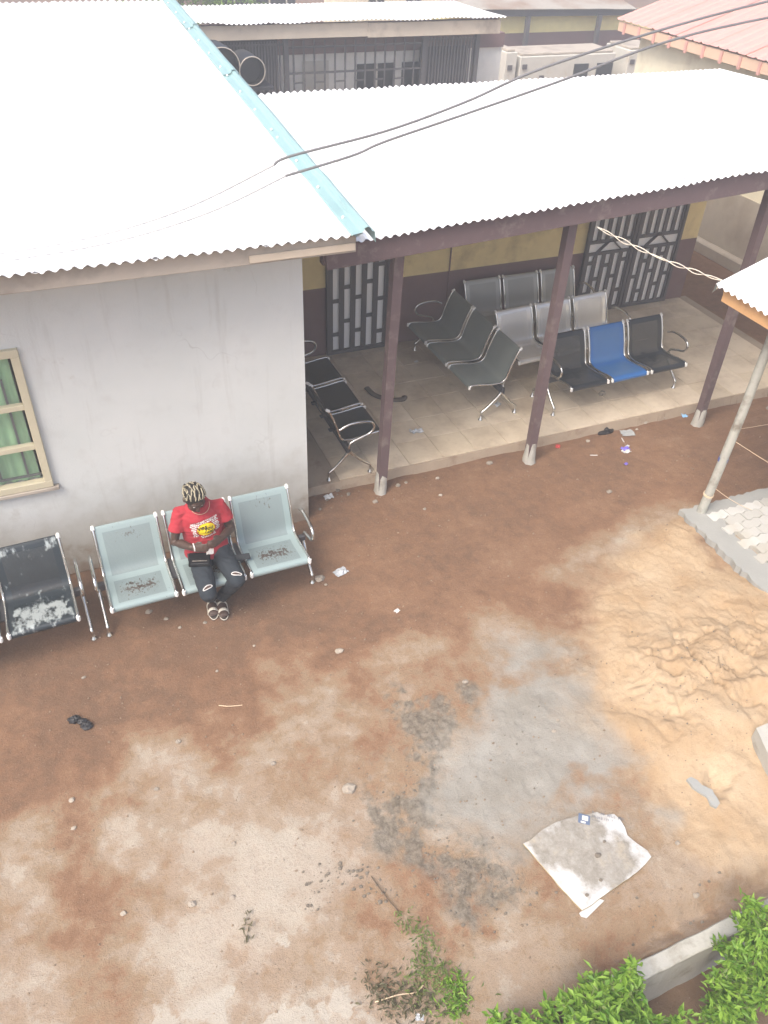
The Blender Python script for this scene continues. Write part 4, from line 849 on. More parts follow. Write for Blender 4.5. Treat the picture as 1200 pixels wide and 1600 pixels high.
def stamp(tree, pts2, faces, c0, ax, az, n, off):
    vs = []
    for u, v in pts2:
        o_ = c0 + ax * u + az * v; hit = tree.ray_cast(o_, n)
        vs.append((hit[0] - n * off) if hit[0] else o_)
    return vs, faces
TB = bvh(shirt); JB = bvh(jeans)
nrm = Vector((0, .94, -.34)).normalized(); ax0 = Vector((1, 0, 0)); az0 = nrm.cross(ax0); az0 = -az0 if az0.z < 0 else az0
ca, sa = math.cos(.2), math.sin(.2); ax = ax0 * ca + az0 * sa; az = az0 * ca - ax0 * sa; c0 = Vector((.772, 5.02, .905))
def disc(cx, cy, rx, ry, n=20, rings=4):
    pts = [(cx, cy)]; fs = []
    for r_ in range(1, rings + 1):
        for k in range(n): a = 2 * PI * k / n; pts.append((cx + rx * r_ / rings * math.cos(a), cy + ry * r_ / rings * math.sin(a)))
    for k in range(n): fs.append((0, 1 + k, 1 + (k + 1) % n))
    for r_ in range(rings - 1):
        for k in range(n): a = 1 + r_ * n; fs.append((a + k, a + n + k, a + n + (k + 1) % n, a + (k + 1) % n))
    return pts, fs
m = MB()
for i in range(15):
    for jj in range(10):
        u = -.108 + .0152 * i + (.0076 if jj % 2 else 0); v = -.070 + .0165 * jj
        if (u / .078) ** 2 + ((v - .0) / .062) ** 2 < 1.0 or v < -.05 and abs(u) > .06: continue
        p_, f_ = disc(u + random.uniform(-.002, .002), v + random.uniform(-.002, .002), random.uniform(.0060, .0082), random.uniform(.0062, .0086), 7, 1); vs, fs = stamp(TB, p_, f_, c0, ax, az, nrm, .0022); m.add(vs, fs)
m.build('white_print', M['white'], shirt)
m = MB(); p_, f_ = disc(0, 0, .073, .057, 28, 6); vs, fs = stamp(TB, p_, f_, c0, ax, az, nrm, .0035); m.add(vs, fs, 0, True); m.build('yellow_print', M['print_yellow'], shirt)
def textmesh(body_, size, shear=.25):
    cu = bpy.data.curves.new('txt', 'FONT'); cu.body = body_; cu.size = size; cu.shear = shear; cu.resolution_u = 2; cu.offset = size * .02; cu.align_x = 'CENTER'; ob = bpy.data.objects.new('txt', cu); COL.objects.link(ob)
    dg = bpy.context.evaluated_depsgraph_get(); me = bpy.data.meshes.new_from_object(ob.evaluated_get(dg)); bpy.data.objects.remove(ob); vs = [(v.co.x, v.co.y) for v in me.vertices]; fs = [tuple(p.vertices) for p in me.polygons]; bpy.data.meshes.remove(me); return vs, fs
m = MB()
for tx, (ox, oy), sz in (('yes', (-.030, .006), .062), ('you', (.020, -.014), .050), ('can', (.028, -.044), .048)):
    p_, f_ = textmesh(tx, sz); vs, fs = stamp(TB, [(x + ox, y + oy) for x, y in p_], f_, c0, ax, az, nrm, .0052); m.add(vs, fs)
m.build('lettering', M['ink'], shirt)
for s_ in (-1, 1):
    m = MB(); k_ = kn[s_] + Vector((0, -.0, .25)); p_, f_ = disc(0, 0, .040, .014, 16, 3); a_ = Vector((1, .35 * -s_, 0)).normalized(); z_ = Vector((-a_.y, a_.x, 0))
    vs, fs = stamp(JB, p_, f_, k_ + Vector((.002, -.02, 0)), a_, z_, Vector((0, .12, -1)).normalized(), .003); m.add(vs, fs); kt = m.build('knee_tear', M['skin'], jeans)
    m = MB(); ring = [(.041 * math.cos(a), .015 * math.sin(a)) for a in np.linspace(0, 2 * PI, 21)]; vs, _ = stamp(JB, ring, [], k_ + Vector((.002, -.02, 0)), a_, z_, Vector((0, .12, -1)).normalized(), .004); m.tube(vs, .0042, 5); m.build('frayed_edge', M['white'], jeans)
# hair: dark scalp with blonde braids running back
m = MB(); m.ball(H(0, -.012, .024), (.083, .100, .110), 20, 14, HM); hr = m.build('hair', M['hair_dark'], pr_)
for k in range(21):
    u = -1 + 2 * k / 20; pts = []
    for q_ in range(15):
        f = q_ / 14; phi = math.radians(40 + 170 * f); la = u * math.radians(82) * (1 - .55 * f ** 2) + .16 * math.sin(f * 6 + k * 1.9) + random.uniform(-.05, .05)
        e = Vector((math.sin(la) * .088, math.cos(phi) * math.cos(la) * .107, math.sin(phi) * math.cos(la) * .117)); pts.append(H(e.x, e.y - .006, e.z + .022))
    m = MB(); m.tube(pts, [.0048 + .0016 * math.sin(i * 2.4 + k) for i in range(15)], 7); m.build('braid', M['hair_blond'] if k % 3 != 2 else M['hair_dark'], hr)
for k in range(9):
    a = k * .7; p0 = H(.03 * math.cos(a), -.10 + .02 * math.sin(a), -.02); m = MB(); m.tube([H(.04 * math.cos(a), -.085, .035 * math.sin(a) + .02), p0 + Vector((-.01, .02, .0)), H(.025 * math.sin(a * 1.3) - .02, -.105, -.055)], [.008, .012, .008], 7); m.build('braid', M['hair_blond'] if k % 2 else M['hair_dark'], hr)
for s_ in (-1, 1): m = MB(); m.ball(H(s_ * .030, .083, .012), (.011, .007, .006), 8, 6, HM); m.build('eye', M['white'], pr_)
m = MB(); m.tube([wr[-1] + Vector((.0, 0, 0)) + Vector((.012, .03 * math.cos(a), .03 * math.sin(a))) for a in np.linspace(0, 2 * PI, 17)], .0065, 6); m.build('bangle', M['white'], pr_)
m = MB(); nk = []
for a in np.linspace(PI * 1.0, PI * 2.0, 19): nk.append(Vector((.756 + .082 * math.cos(a), 5.325 + .085 * math.sin(a) - .02, 1.035 + .05 * math.sin(a))))
m.tube(nk, .0022, 5); m.build('necklace', M['string'], pr_)
for s_ in (-1, 1):
    dt = (toe[s_] - an[s_]); dt.z = 0; dt.normalize(); sd = Vector((-dt.y, dt.x, 0)); h0 = Vector((an[s_].x, an[s_].y, GZ0)) - dt * .05
    out = [h0 + dt * (.125 + .135 * math.cos(a)) + sd * (.044 * math.sin(a) * (1.0 + .12 * math.cos(a))) for a in np.linspace(0, 2 * PI, 24, endpoint=False)]
    m = MB(); m.poly([(p.x, p.y) for p in out], GZ0 + .002, GZ0 + .016); sn = m.build('sandal', M['sole'], pr_)
    for f, hgt, wd in ((.18, .072, .017), (.10, .085, .012), (.02, .11, .010)):
        c_ = h0 + dt * f; arcp = [c_ + sd * (.046 * math.cos(a)) + Vector((0, 0, .012 + (hgt - .012) * math.sin(a))) for a in np.linspace(0, PI, 11)]; m = MB(); m.tube(arcp, [(.003, wd)] * 11, 8, twist0=(0, 0, 1)); m.build('strap', M['sandal'], sn)
    rim = [Vector((p.x, p.y, GZ0 + .017)) for p in out] ; m = MB(); m.tube(rim + [rim[0]], .004, 5); m.build('welt', M['sandal'], sn)
# pouch on the lap, paper in the hands, phone on the bench
pc = empty('lap_pouch', (.675, 5.135, .605), 'small black pouch with a pale line of print lying on the person\'s thigh', 'pouch')
Rp = Matrix.Rotation(-.30, 3, 'Z') @ Matrix.Rotation(.62, 3, 'X'); cp = Vector((.672, 5.11, .612))
m = MB(); m.box(cp, (.175, .115, .02), Rp, bev=.006); m.build('body', mat_plain('black_fabric', (.008, .008, .009), .95, spec=.1), pc)
m = MB(); m.box(cp + Rp @ Vector((0, -.036, .0098)), (.140, .0025, .002), Rp); m.build('zip', M['steel_dark'], pc)
for k in range(13):
    m = MB(); m.box(cp + Rp @ Vector((-.056 + .0095 * k, -.012, .0098)), (.004, .008 * random.uniform(.7, 1), .0016), Rp); m.build('print_mark', M['fascia_grey'], pc)
m = MB(); vs = []; 
for i in range(6):
    for q_ in range(6): vs.append(Vector((.725 + .012 * i, 5.04 + .005 * math.sin(i * 1.4 + q_), .705 + .012 * q_ + random.uniform(-.004, .004))))
m.add(vs, [(i * 6 + q_, i * 6 + 6 + q_, i * 6 + 7 + q_, i * 6 + 1 + q_) for i in range(5) for q_ in range(5)]); m.add([v + Vector((0, .002, 0)) for v in vs], [(i * 6 + q_, i * 6 + 1 + q_, i * 6 + 7 + q_, i * 6 + 6 + q_) for i in range(5) for q_ in range(5)])
tag(m.build('paper_slip', M['white'], None, (.75, 5.04, .7)), 'small white paper slip held between the seated person\'s hands', 'paper')
ph = empty('mobile_phone', (1.04, 5.20, .43), 'black mobile phone lying across two bench rails beside the seated person', 'phone')
Rq = Matrix.Rotation(-.10, 3, 'Z') @ Matrix.Rotation(.08, 3, 'X'); m = MB(); m.box((1.042, 5.20, .449), (.135, .068, .011), Rq, bev=.003); m.build('case', M['black'], ph)
m = MB(); m.box(Vector((1.042, 5.20, .449)) + Rq @ Vector((0, 0, .0062)), (.118, .058, .001), Rq); m.build('screen', M['dark_win'], ph)
# ------------------------------------------------------------------ cement-stained board on the ground
BD = [(2.164,2.232),(2.222,2.240),(2.330,2.268),(2.444,2.284),(2.610,2.270),(2.763,2.246),(2.796,2.212),(2.866,2.192),(2.884,2.14),(2.879,2.077),(2.861,2.021),(2.885,1.95),(2.924,1.882),(2.920,1.833),(2.850,1.806),(2.76,1.778),(2.60,1.75),(2.423,1.721),(2.35,1.708),(2.278,1.701),(2.235,1.87),(2.20,2.05)]
t = NT('stained_board'); wp = t.tc.outputs['Object']; n1 = t.noise(3.2, 7, .62); sx = t.n('ShaderNodeVectorMath', operation='DISTANCE'); t.l(wp, sx.inputs[0]); sx.inputs[1].default_value = (-.02, .06, 0)
dm = t.ramp(t.math('SUBTRACT', t.math('ADD', n1, .12), t.math('MULTIPLY', sx.outputs['Value'], .95)), .28, .40)
c = t.mix(t.noise(40, 5), (.46, .46, .45), (.57, .57, .56)); mudn = t.noise(18, 8, .7); c = t.mix(dm, c, t.mix(t.ramp(mudn, .3, .65), (.19, .17, .135), (.33, .31, .275)))
c = t.mix(t.math('MULTIPLY', t.ramp(t.noise(7, 6, .65), .58, .68), .5), c, (.42, .36, .27)); t.col(c); t.set(Roughness=.7); t.bump(t.math('MULTIPLY', mudn, dm), .6, .012)
M['board'] = t.m; M['board_edge'] = mat_plain('board_edge', (.45, .36, .2), .9)
bo = empty('stained_board', (2.55, 2.0, gh(2.55, 2.0)), 'square white printed board smeared with wet cement lying on the ground', 'board')
bz = gh(2.55, 2.0) + .018
def bh(x, y): return bz + .012 * math.sin((x - 2.2) * 5) + .03 * max(0, (x - 2.75)) + .02 * max(0, 1.8 - y)
P2 = ragged(BD, .04, .003)
cx = sum(p[0] for p in P2) / len(P2); cy = sum(p[1] for p in P2) / len(P2); vs = []; fs = []; rg = 7; n = len(P2)
for r_ in range(1, rg + 1):
    for p in P2: x = cx + (p[0] - cx) * r_ / rg; y = cy + (p[1] - cy) * r_ / rg; vs.append((x, y, bh(x, y)))
vs.append((cx, cy, bh(cx, cy))); ci = len(vs) - 1
for k in range(n): fs.append((ci, (k + 1) % n, k))
for r_ in range(rg - 1):
    for k in range(n): a = r_ * n; fs.append((a + k, a + (k + 1) % n, a + n + (k + 1) % n, a + n + k))
area = sum(P2[i][0] * P2[(i + 1) % n][1] - P2[(i + 1) % n][0] * P2[i][1] for i in range(n))
if area > 0: fs = [fs[k][::-1] for k in range(n)] + fs[n:] 
m = MB(); m.add(vs, fs, 0, True); top0 = (rg - 1) * n
m.add([vs[top0 + k] for k in range(n)] + [(vs[top0 + k][0], vs[top0 + k][1], vs[top0 + k][2] - .012) for k in range(n)], [(k, (k + 1) % n, n + (k + 1) % n, n + k) for k in range(n)], 1); m.build('face', [M['board'], M['board_edge']], bo)
m = MB(); m.prism([(x, y, bh(x, y) - .02) for x, y in ((2.262, 1.70), (2.423, 1.738), (2.455, 1.706), (2.289, 1.656), (2.262, 1.678))], (0, 0, -.008)); m.build('under_layer', M['board'], bo)
m = MB(); o_ = Vector((2.644, 2.231)); u_ = Vector((.045, -.033)).normalized(); w_ = Vector((.033, .045)).normalized()
def bq(cu, cv, du, dv, mb, off=.0022):
    q_ = [o_ + u_ * (cu + a * du) + w_ * (cv + b_ * dv) for a, b_ in ((-.5, -.5), (.5, -.5), (.5, .5), (-.5, .5))]; mb.add([(p.x, p.y, bh(p.x, p.y) + off) for p in q_], [(0, 1, 2, 3)])
if 'logo_blue' not in M: M['logo_blue'] = mat_plain('logo_blue', (.10, .14, .22), .7, bump=0)
M['faded_ink'] = mat_plain('faded_ink', (.13, .14, .17), .8, bump=0)
bq(0, 0, .080, .074, m); lg = m.build('logo', M['logo_blue'], bo); m = MB(); bq(.006, .008, .042, .036, m, .0034); bq(-.006, -.026, .034, .014, m, .0034); m.build('logo_window', M['white'], lg)
m = MB()
for line, (v0, sz, n_) in enumerate(((.075, .024, 15), (.040, .020, 12), (.012, .010, 9))):
    for k in range(n_):
        if random.random() < .12: continue
        cu = .055 + k * sz * .62; hh_ = sz * random.uniform(.8, 1)
        bq(cu, v0, sz * .13, hh_, m)
        if random.random() < .7: bq(cu + sz * .17, v0 + random.choice((-.4, 0, .4)) * hh_, sz * .32, sz * .13, m, .0026)
        if random.random() < .5: bq(cu + sz * .33, v0, sz * .12, hh_ * random.uniform(.5, 1), m, .003)
m.build('printed_lines', M['faded_ink'], bo)
def rock(c, r, seed=0, flat=.6, n=9, m_=6, jit=.22):
    rnd = random.Random(seed); mb = MB(); mb.ball((0, 0, 0), (1, 1, 1), n, m_); out = []
    key = {}
    for v in mb.v:
        k = tuple(round(x, 3) for x in v)
        if k not in key: key[k] = 1 + rnd.uniform(-jit, jit)
        out.append((v[0] * key[k] * r, v[1] * key[k] * r * .8, v[2] * key[k] * r * flat))
    mb.v = [(a + c[0], b_ + c[1], d + c[2]) for a, b_, d in out]; mb.sm = [False] * len(mb.sm); return mb
for k, (x, y, r_) in enumerate(((2.58, 1.97, .022), (2.36, 1.77, .014), (2.68, 2.04, .012), (2.5, 1.82, .012))): rock((x, y, bh(x, y) + .006), r_, k).build('cement_lump', M['clod'], bo)

# ------------------------------------------------------------------ loose stones
SG = 'loose stones in the yard'
SL = {(1.212,3.058): 'flat angular stone on pale ground beside the grey mud', (2.427,3.616): 'yellowish stone at the far edge of the cement spill', (1.72,5.16): 'flat brown stone at the right foot of the pale grey bench', (6.24,6.38): 'pale angular stone close to the veranda step near the blue bag', (1.589,4.281): 'round pale stone alone in the middle of the brown earth', (4.05,6.22): 'rounded stone against the veranda step left of the middle post', (.206,5.293): 'pale stone under the front edge of the pale grey bench', (5.02,5.35): 'light stone on red earth before the canopy pole'}
ST = [(1.589,4.281,.035,.25),(.171,3.885,.022,.8),(.774,3.452,.022,.3),(1.212,3.058,.05,.15),(2.427,3.616,.026,.5),(.206,5.293,.03,.4),(-.608,3.669,.022,.4),(.005,2.651,.028,.4),(.33,5.16,.02,.5),(.63,5.0,.018,.5),(.42,5.02,.016,.5),(1.75,5.07,.016,.5),(1.72,5.16,.05,.35),(5.02,5.35,.03,.5),(2.62,6.02,.03,.5),(2.95,6.2,.028,.6),(3.05,6.22,.02,.5),(3.4,6.18,.022,.6),(4.05,6.22,.035,.6),(3.3,5.9,.022,.4),(3.05,5.75,.02,.5),(6.24,6.38,.04,.6),(5.35,6.25,.025,.5),(6.05,6.27,.02,.5),(2.85,2.95,.018,.5),(2.93,3.02,.016,.5),(3.15,1.85,.018,.5),(3.05,1.52,.022,.5),(.95,4.6,.014,.5),(.6,4.45,.014,.5),(-.4,4.75,.018,.5),(-.05,3.55,.018,.5),(-.62,3.45,.018,.5),(.35,2.95,.016,.5),(.25,2.6,.02,.5),(.62,2.72,.014,.5),(-.4,2.75,.02,.5),(7.9,6.1,.04,.6),(8.4,6.0,.03,.6)]
for k, (x, y, r_, fl) in enumerate(ST):
    o = rock((x, y, gh(x, y) + r_ * .25), r_, k, .4 + .4 * fl).build('stone', M['stone'], None, (x, y, gh(x, y))); tag(o, SL.get((x, y), 'small loose stone lying on the bare earth of the yard'), 'stone', SG)
# gravel and clods too many to count
m = MB(); k = 0
def scatter(n, fx, fy, r0, r1, seed0, lift=.2):
    mb = MB(); P = [(fx(), fy()) for _ in range(n)]; zs = gz(np.array([p[0] for p in P]), np.array([p[1] for p in P]))
    for i, ((x, y), z0_) in enumerate(zip(P, zs)):
        r_ = r0 + (r1 - r0) * random.random() ** 3; q_ = rock((x, y, float(z0_) + r_ * lift), r_, seed0 + i, .7, 5, 4, .3); mb.add(q_.v, q_.f)
    return mb
def area(x0, x1, y0, y1): return (lambda: random.uniform(x0, x1)), (lambda: random.uniform(y0, y1))
allv = MB()
for (n, ar, r0, r1, sd_) in ((650, area(-1.2, 2.6, 1.6, 5.3), .003, .011, 100), (450, area(1.8, 8.5, 4.4, 6.3), .003, .013, 1400), (350, area(1.3, 3.6, 1.45, 4.4), .003, .012, 2600), (300, area(3.3, 5.4, 1.6, 4.6), .003, .011, 3600)):
    q_ = scatter(n, *ar, r0, r1, sd_); allv.add(q_.v, q_.f)
tag(allv.build('gravel', mat_plain('fine_gravel', (.23, .17, .12), .95, var=.5, sc=30)), 'fine gravel scattered over the yard', 'gravel', None, 'stuff')
cl = MB()
for (cx_, cy_, sp, n, r1) in ((.79, 2.46, .05, 26, .018), (.9, 2.53, .04, 20, .018), (1.06, 2.43, .05, 26, .018), (1.15, 2.30, .05, 26, .02), (.70, 2.37, .03, 12, .014), (1.55, 2.9, .14, 80, .013), (1.62, 2.3, .16, 110, .014), (1.85, 2.0, .14, 80, .013), (2.45, 2.9, .25, 40, .010), (4.1, 3.0, .3, 60, .012), (4.3, 2.6, .35, 60, .010), (2.9, 2.13, .05, 16, .014), (2.7, 1.42, .35, 60, .014), (2.25, 6.28, .1, 26, .03)):
    q_ = scatter(n, lambda: random.gauss(cx_, sp), lambda: random.gauss(cy_, sp), .004, r1, int(cx_ * 1000) + n, .3); cl.add(q_.v, q_.f)
tag(cl.build('mud_clods', M['clod']), 'crumbs of drying grey mud and cement on the ground', 'mud', None, 'stuff')

# ------------------------------------------------------------------ litter
def crumple(size, seed, n=7, amp=.25, aspect=.7):
    rnd = np.random.default_rng(seed); m = MB(); vs = []
    g = rnd.normal(size=(n, n)) * amp * .35
    for i in range(n):
        for j_ in range(n):
            u = (i / (n - 1) - .5); v = (j_ / (n - 1) - .5) * aspect; vs.append(((u + rnd.normal() * .03) * size, (v + rnd.normal() * .03) * size, (abs(g[i, j_]) + .03) * size))
    m.add(vs, [(i * n + j_, (i + 1) * n + j_, (i + 1) * n + j_ + 1, i * n + j_ + 1) for i in range(n - 1) for j_ in range(n - 1)]); return m
M['sachet'] = mat_plain('clear_sachet', (.46, .48, .50), .2, bump=0); M['bluebag'] = mat_plain('blue_bag', (.20, .42, .66), .4, bump=0); M['wrap'] = mat_plain('purple_wrapper', (.16, .12, .5), .4, bump=0); M['redwrap'] = mat_plain('red_wrapper', (.5, .05, .05), .4, bump=0); M['greysheet'] = mat_plain('grey_sheet', (.36, .38, .38), .5)
def litter(name, loc, rz, size, mat, label, cat, seed, **kw):
    mb = crumple(size, seed, **kw); R_ = Matrix.Rotation(rz, 3, 'Z'); mb.v = [tuple(R_ @ Vector(v) + Vector(loc)) for v in mb.v]; return tag(mb.build(name, mat, None, loc), label, cat)
L = lambda x, y: (x, y, gh(x, y) + .004)
litter('water_sachet', L(1.93, 5.17), .3, .13, M['sachet'], 'empty clear water sachet on the earth beside the grey bench leg', 'sachet', 1)
litter('water_sachet', L(2.20, 6.26), .1, .10, M['sachet'], 'crushed pale wrapper at the broken corner of the veranda floor', 'wrapper', 2)
litter('water_sachet', (3.49, 6.94, .104), -.1, .15, M['sachet'], 'flattened clear plastic sachet on the veranda tiles', 'sachet', 3, aspect=.55)
litter('paper_scrap', (4.645, 7.15, .104), .4, .10, M['sachet'], 'crumpled wrapper under the dark grey green bench', 'wrapper', 4)
litter('paper_scrap', (4.16, 8.42, .104), .4, .06, M['white'], 'scrap of white paper on the veranda floor beside the crosswise bench', 'paper', 5)
litter('plastic_sheet', L(5.89, 6.235), -.25, .16, M['greysheet'], 'flat grey plastic piece lying before the veranda step', 'plastic', 6, amp=.06, aspect=.75)
litter('blue_bag', L(6.80, 6.36), 1.3, .14, M['bluebag'], 'crumpled light blue plastic bag near the veranda post', 'bag', 7, aspect=.5)
w1 = empty('snack_wrapper', L(5.64, 5.93), 'purple and white snack wrapper torn open on the earth', 'wrapper')
for mt, dx, dy, sd_ in (('white', 0, -.02, 8), ('wrap', .02, .03, 9)): mb = crumple(.10, sd_, aspect=.6); mb.v = [tuple(Vector(v) + Vector(L(5.64, 5.93)) + Vector((dx, dy, 0))) for v in mb.v]; mb.build('foil', M[mt], w1)
litter('paper_scrap', L(5.72, 6.0), .4, .06, M['sachet'], 'scrap of pale paper beside the purple wrapper', 'paper', 10)
litter('red_scrap', L(4.95, 6.26), .9, .07, M['redwrap'], 'torn red and white scrap near the middle veranda post', 'scrap', 11)
litter('blue_scrap', L(5.5, 5.72), .3, .05, M['wrap'], 'tiny blue plastic scrap on the red earth', 'scrap', 12)
litter('white_box', L(1.07, 1.535), -.4, .05, M['sachet'], 'crushed white sachet among the weeds', 'sachet', 13)
for (x, y, r_, lab) in ((5.25, 5.98, -.4, 'white stick lying on the red earth'), (6.58, 6.38, -.3, 'short white stick near the blue bag'), (5.75, 6.13, 1.3, 'broken white stick beside the grey plastic piece')):
    z = gh(x, y) + .006; m = MB(); d = Vector((math.cos(r_), math.sin(r_), 0)) * .04; m.tube([Vector((x, y, z)) - d, Vector((x, y, z)), Vector((x, y, z + .002)) + d], .0055, 6); tag(m.build('paper_stick', M['white'], None, (x, y, z)), lab, 'stick')
litter('paper_scrap', L(2.22, 4.53), .4, .05, M['white'], 'white paper scrap on bare brown earth', 'paper', 14)
def slipper(x, y, rz, label):
    z = gh(x, y); r = empty('rubber_slipper', (x, y, z), label, 'slipper'); R_ = Matrix.Rotation(rz, 3, 'Z'); c_ = Vector((x, y, z))
    o = [R_ @ Vector((.115 * math.cos(a), .042 * math.sin(a) * (1 + .2 * math.cos(a)), 0)) + c_ for a in np.linspace(0, 2 * PI, 20, endpoint=False)]
    m = MB(); m.poly([(p.x, p.y) for p in o], z - .005, z + .022); m.build('sole', M['black'], r)
    m = MB(); m.tube([c_ + R_ @ Vector(v) for v in ((.06, 0, .02), (.03, .02, .05), (-.02, .042, .015))], .009, 6); m.tube([c_ + R_ @ Vector(v) for v in ((.06, 0, .02), (.03, -.02, .05), (-.02, -.042, .015))], .009, 6); m.build('strap', M['black'], r)
slipper(5.66, 6.345, .1, 'black rubber slipper lying at the foot of the veranda step')
z = gh(-.47, 4.31); rg_ = empty('black_rag', (-.47, 4.31, z), 'knotted black cloth scrap on the open brown earth', 'cloth')
for (dx, dy, r_, sd_) in ((-.045, .04, .045, 5), (.01, .0, .035, 6), (.035, -.05, .045, 7)): rock((-.47 + dx, 4.31 + dy, z + .018), r_, sd_, .6, 12, 8, .18).build('fold', M['black'], rg_)
rock((3.42, 7.85, .12), .06, 31, .5, 14, 10, .25)
m = MB(); m.tube(smooth([(3.30, 7.98, .13), (3.34, 7.80, .12), (3.48, 7.66, .115), (3.62, 7.62, .115), (3.66, 7.66, .12)], 5), [(.022, .035)] * 21, 8); tag(m.build('floor_rag', mat_plain('floor_rag', (.09, .07, .055), .95), None, (3.45, 7.75, .1)), 'dirty brown rag twisted in a curve on the veranda tiles', 'rag')
o = rock((5.98, 6.93, .125), .045, 41, .7).build('stone', M['stone'], None, (5.98, 6.93, .1)); tag(o, 'stone on the veranda tiles under the blue seat', 'stone')
# broken block and cement smear on the sand
zb = gh(4.25, 2.2); m = MB(); m.prism([(4.15, 2.295, zb + .14), (4.05, 2.0, zb + .12), (4.42, 1.95, zb + .13), (4.5, 2.3, zb + .15)][::-1], (0, 0, -.25)); tag(m.build('concrete_block', M['concrete'], None, (4.27, 2.15, zb)), 'broken grey concrete block half sunk in the sand', 'block')
m = MB(); P2 = ragged([(3.50, 2.21), (3.545, 2.205), (3.57, 2.13), (3.62, 2.07), (3.60, 1.97), (3.55, 1.96), (3.53, 2.07), (3.50, 2.14)], .03, .012); zc = gh(3.55, 2.08); m.poly(P2, zc - .02, zc + .018); tag(m.build('cement_splash', M['cement'], None, (3.55, 2.1, zc)), 'hardened grey cement splash on the orange sand', 'cement')
# low drain wall at the edge of the planting bed
m = MB(); n = 26; vs = []
for i in range(n + 1):
    x = 2.2 + 1.9 * i / n; y = 1.235 + .012 * x - .012 + random.uniform(-.0025, .0025); zt = .045 + random.uniform(-.003, .003)
    vs += [(x, y - .045, -.55), (x, y - .045 + random.uniform(-.004, .004), zt - .008), (x, y - .037, zt), (x, y + .045, zt), (x, y + .053, zt - .01), (x, y + .055, -.55)]
m.add(vs, [(i * 6 + k, i * 6 + 6 + k, i * 6 + 7 + k, i * 6 + 1 + k) for i in range(n) for k in range(5)]); tag(m.build('drain_wall', M['concrete'], None, (3.1, 1.26, 0)), 'low grey concrete wall edging the planting bed beside the bushes', 'wall')

# ------------------------------------------------------------------ bushes and weeds
def bush(x, y, z0, tips, nl, L_, mat, label):
    """leaves sit along arching shoots, so the outline breaks up and gaps stay open"""
    r = empty('leafy_bush', (x, y, z0), label, 'bush'); pts = []
    for (bx, by, bz_, rr) in tips:
        m = MB(); st = smooth([(x, y, z0), (x + (bx - x) * .4, y + (by - y) * .4, z0 + (bz_ - z0) * .55), (bx, by, bz_)], 4); m.tube(st, [.012 - .0008 * i for i in range(9)], 6)
        ns = max(5, int(rr * 60))
        for k in range(ns):
            p0 = st[4 + k % 5]; d = Vector((random.gauss(0, 1), random.gauss(0, 1), random.gauss(.55, .6))).normalized(); ln = rr * random.uniform(.55, 1.35); q_ = [p0, p0 + d * ln * .5, p0 + d * ln + Vector((0, 0, -.12 * ln))]; m.tube(q_, [.004, .003, .0015], 4)
            c_ = int(nl * (rr / sum(t_[3] for t_ in tips)) / ns); u = np.random.default_rng(int(abs(bx * 1e4)) + k).uniform(.25, 1.05, c_)
            qa = np.array([tuple(v) for v in q_]); line = np.where((u < .5)[:, None], qa[0] + (qa[1] - qa[0]) * (u * 2)[:, None], qa[1] + (qa[2] - qa[1]) * ((u - .5) * 2)[:, None]); pts.append(line + RNG.normal(size=(c_, 3)) * .016)
        m.build('stem', M['bark'], r)
    P = np.concatenate(pts); n1_ = int(len(P) * .8); idx_ = RNG.permutation(len(P))
    leaves(P[idx_[:n1_]], L_, L_ * .42, .6).build('foliage', mat, r); leaves(P[idx_[n1_:]], L_ * .75, L_ * .3, .6).build('foliage', M['leaf_weed'], r)
bush(1.95, .92, -.45, [(1.97, 1.14, .42, .26), (1.74, 1.02, .36, .26), (2.16, 1.02, .32, .25), (1.86, .88, .30, .28), (2.06, 1.18, .26, .2), (1.60, 1.10, .22, .2), (2.2, .86, .2, .2), (1.95, 1.0, .40, .25)], 9500, .06, M['leaf_bright'], 'bright green leafy bush in front of the low drain wall')
bush(1.36, 1.16, -.03, [(1.38, 1.2, .30, .14), (1.32, 1.14, .20, .13), (1.48, 1.14, .24, .14)], 1100, .055, M['leaf_bright'], 'small bright green shrub left of the larger bush, by the weeds')
bush(2.88, .95, -.45, [(3.06, 1.1, .46, .18), (2.90, .98, .36, .22), (3.02, .92, .30, .24), (2.80, .86, .10, .2), (2.70, .80, -.08, .16), (3.18, 1.16, .58, .15), (3.24, 1.02, .4, .24)], 8000, .055, M['leaf_bright'], 'tall green bush growing at the drain wall near the sand')
WP = [(1.19,2.09,.03),(1.24,2.03,.04),(1.29,1.98,.03),(1.31,1.88,.03),(1.22,1.93,.035),(1.25,1.86,.03),(1.20,1.82,.04),(1.25,1.74,.06),(1.18,1.74,.06),(1.14,1.76,.05),(1.29,1.66,.06),(1.20,1.64,.08),(1.24,1.56,.07),(1.1,1.64,.05)]
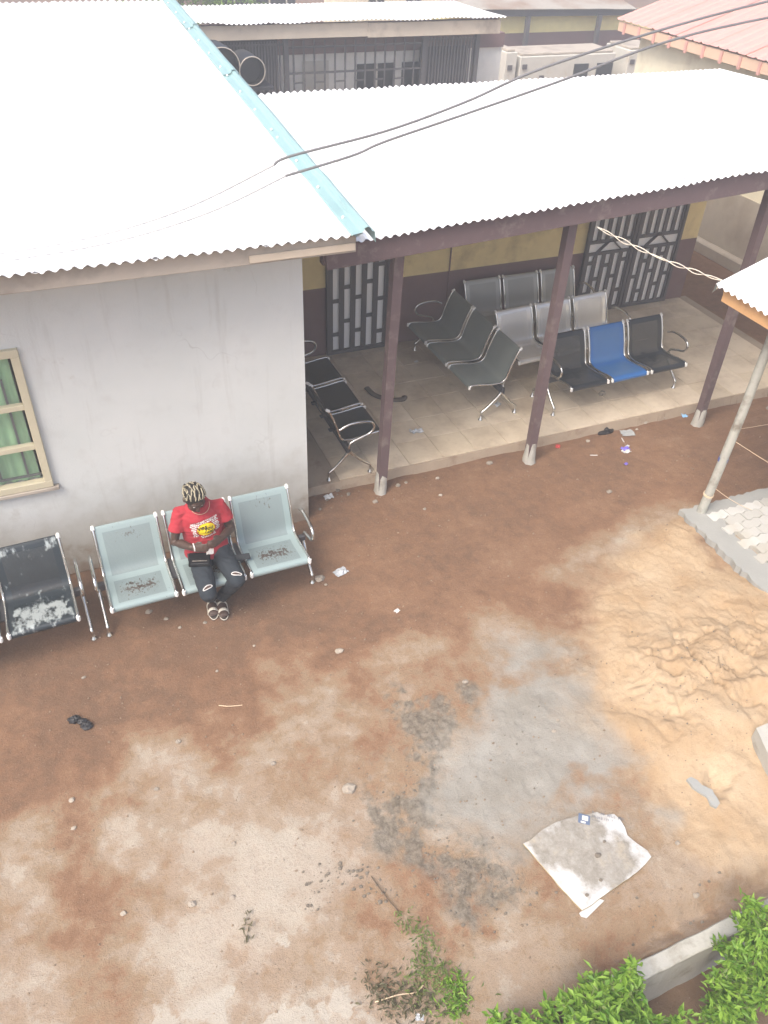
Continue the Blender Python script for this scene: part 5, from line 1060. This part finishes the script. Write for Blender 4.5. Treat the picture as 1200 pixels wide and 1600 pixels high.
def weeds(name, WP_, n, L_, mat, label, zup=.05, seed=1):
    pts = []; tot = sum(w_[2] ** 1.3 for w_ in WP_)
    for (x, y, s_) in WP_:
        k = int(n * s_ ** 1.3 / tot); p = np.stack([RNG.normal(x, s_, k), RNG.normal(y, s_, k)], 1); z = gz(p[:, 0], p[:, 1]) + np.abs(RNG.normal(0, zup * .5, k)) + .004; pts.append(np.column_stack([p, z]))
    return leaves(np.concatenate(pts), L_, L_ * .3, .3).build(name, mat), label
o, lab = weeds('weed_patch', WP, 560, .036, M['leaf_weed'], ''); tag(o, 'dark green weeds creeping over the pale ground', 'weeds', None, 'stuff')
o, lab = weeds('grass_tuft', [(1.33, 1.62, .025), (1.36, 1.60, .025), (1.31, 1.55, .05), (1.28, 1.50, .04)], 230, .045, M['leaf_bright'], ''); tag(o, 'bright green grass tuft at the side of the weeds', 'grass', None, 'stuff')
o, lab = weeds('dry_weeds', [(.92, 1.80, .05), (.97, 1.74, .05), (.9, 1.70, .05), (1.0, 1.62, .06), (1.08, 1.6, .06), (1.15, 1.55, .06), (.30, 2.44, .012), (.29, 2.38, .012), (.27, 2.31, .012)], 380, .04, M['leaf_dry'], ''); tag(o, 'withered grey green weeds lying on the pale ground', 'weeds', None, 'stuff')
for P, lab in (([(1.12, 2.40, .02), (1.15, 2.25, .03), (1.20, 2.12, .015)], 'thin dry twig beside the weeds pointing at the mud'), ([(.86, 1.70, .02), (1.0, 1.68, .035), (1.1, 1.66, .02), (1.16, 1.68, .015)], 'bent dry twig lying across the withered weeds'), ([(.70, 4.04, .01), (.60, 4.06, .015), (.53, 4.10, .01)], 'fine dry twig on open brown earth')):
    P = [(x, y, z + gh(x, y)) for x, y, z in P]; m = MB(); m.tube(smooth(P, 5), .004, 5); tag(m.build('dry_twig', M['bark'] if 'mud' in lab else M['string'], None, P[0]), lab, 'twig')
# ------------------------------------------------------------------ haze over far things, added also in place of lens glare
hm = MB(); hm.box((10, 40, 3.2), (120, 120, 8.4)); hz = hm.build('haze', [], None, (10, 40, 3.2)); tag(hz, 'thin pale haze added over far things in place of lens glare', 'haze', None, 'stuff')
t = NT('haze'); t.t.nodes.remove(t.b); pv = t.n('ShaderNodeVolumePrincipled'); pv.inputs['Color'].default_value = (.98, .99, 1, 1); pv.inputs['Density'].default_value = .0135; pv.inputs['Anisotropy'].default_value = .2
t.l(pv.outputs[0], t.out.inputs['Volume']); hz.data.materials.append(t.m)
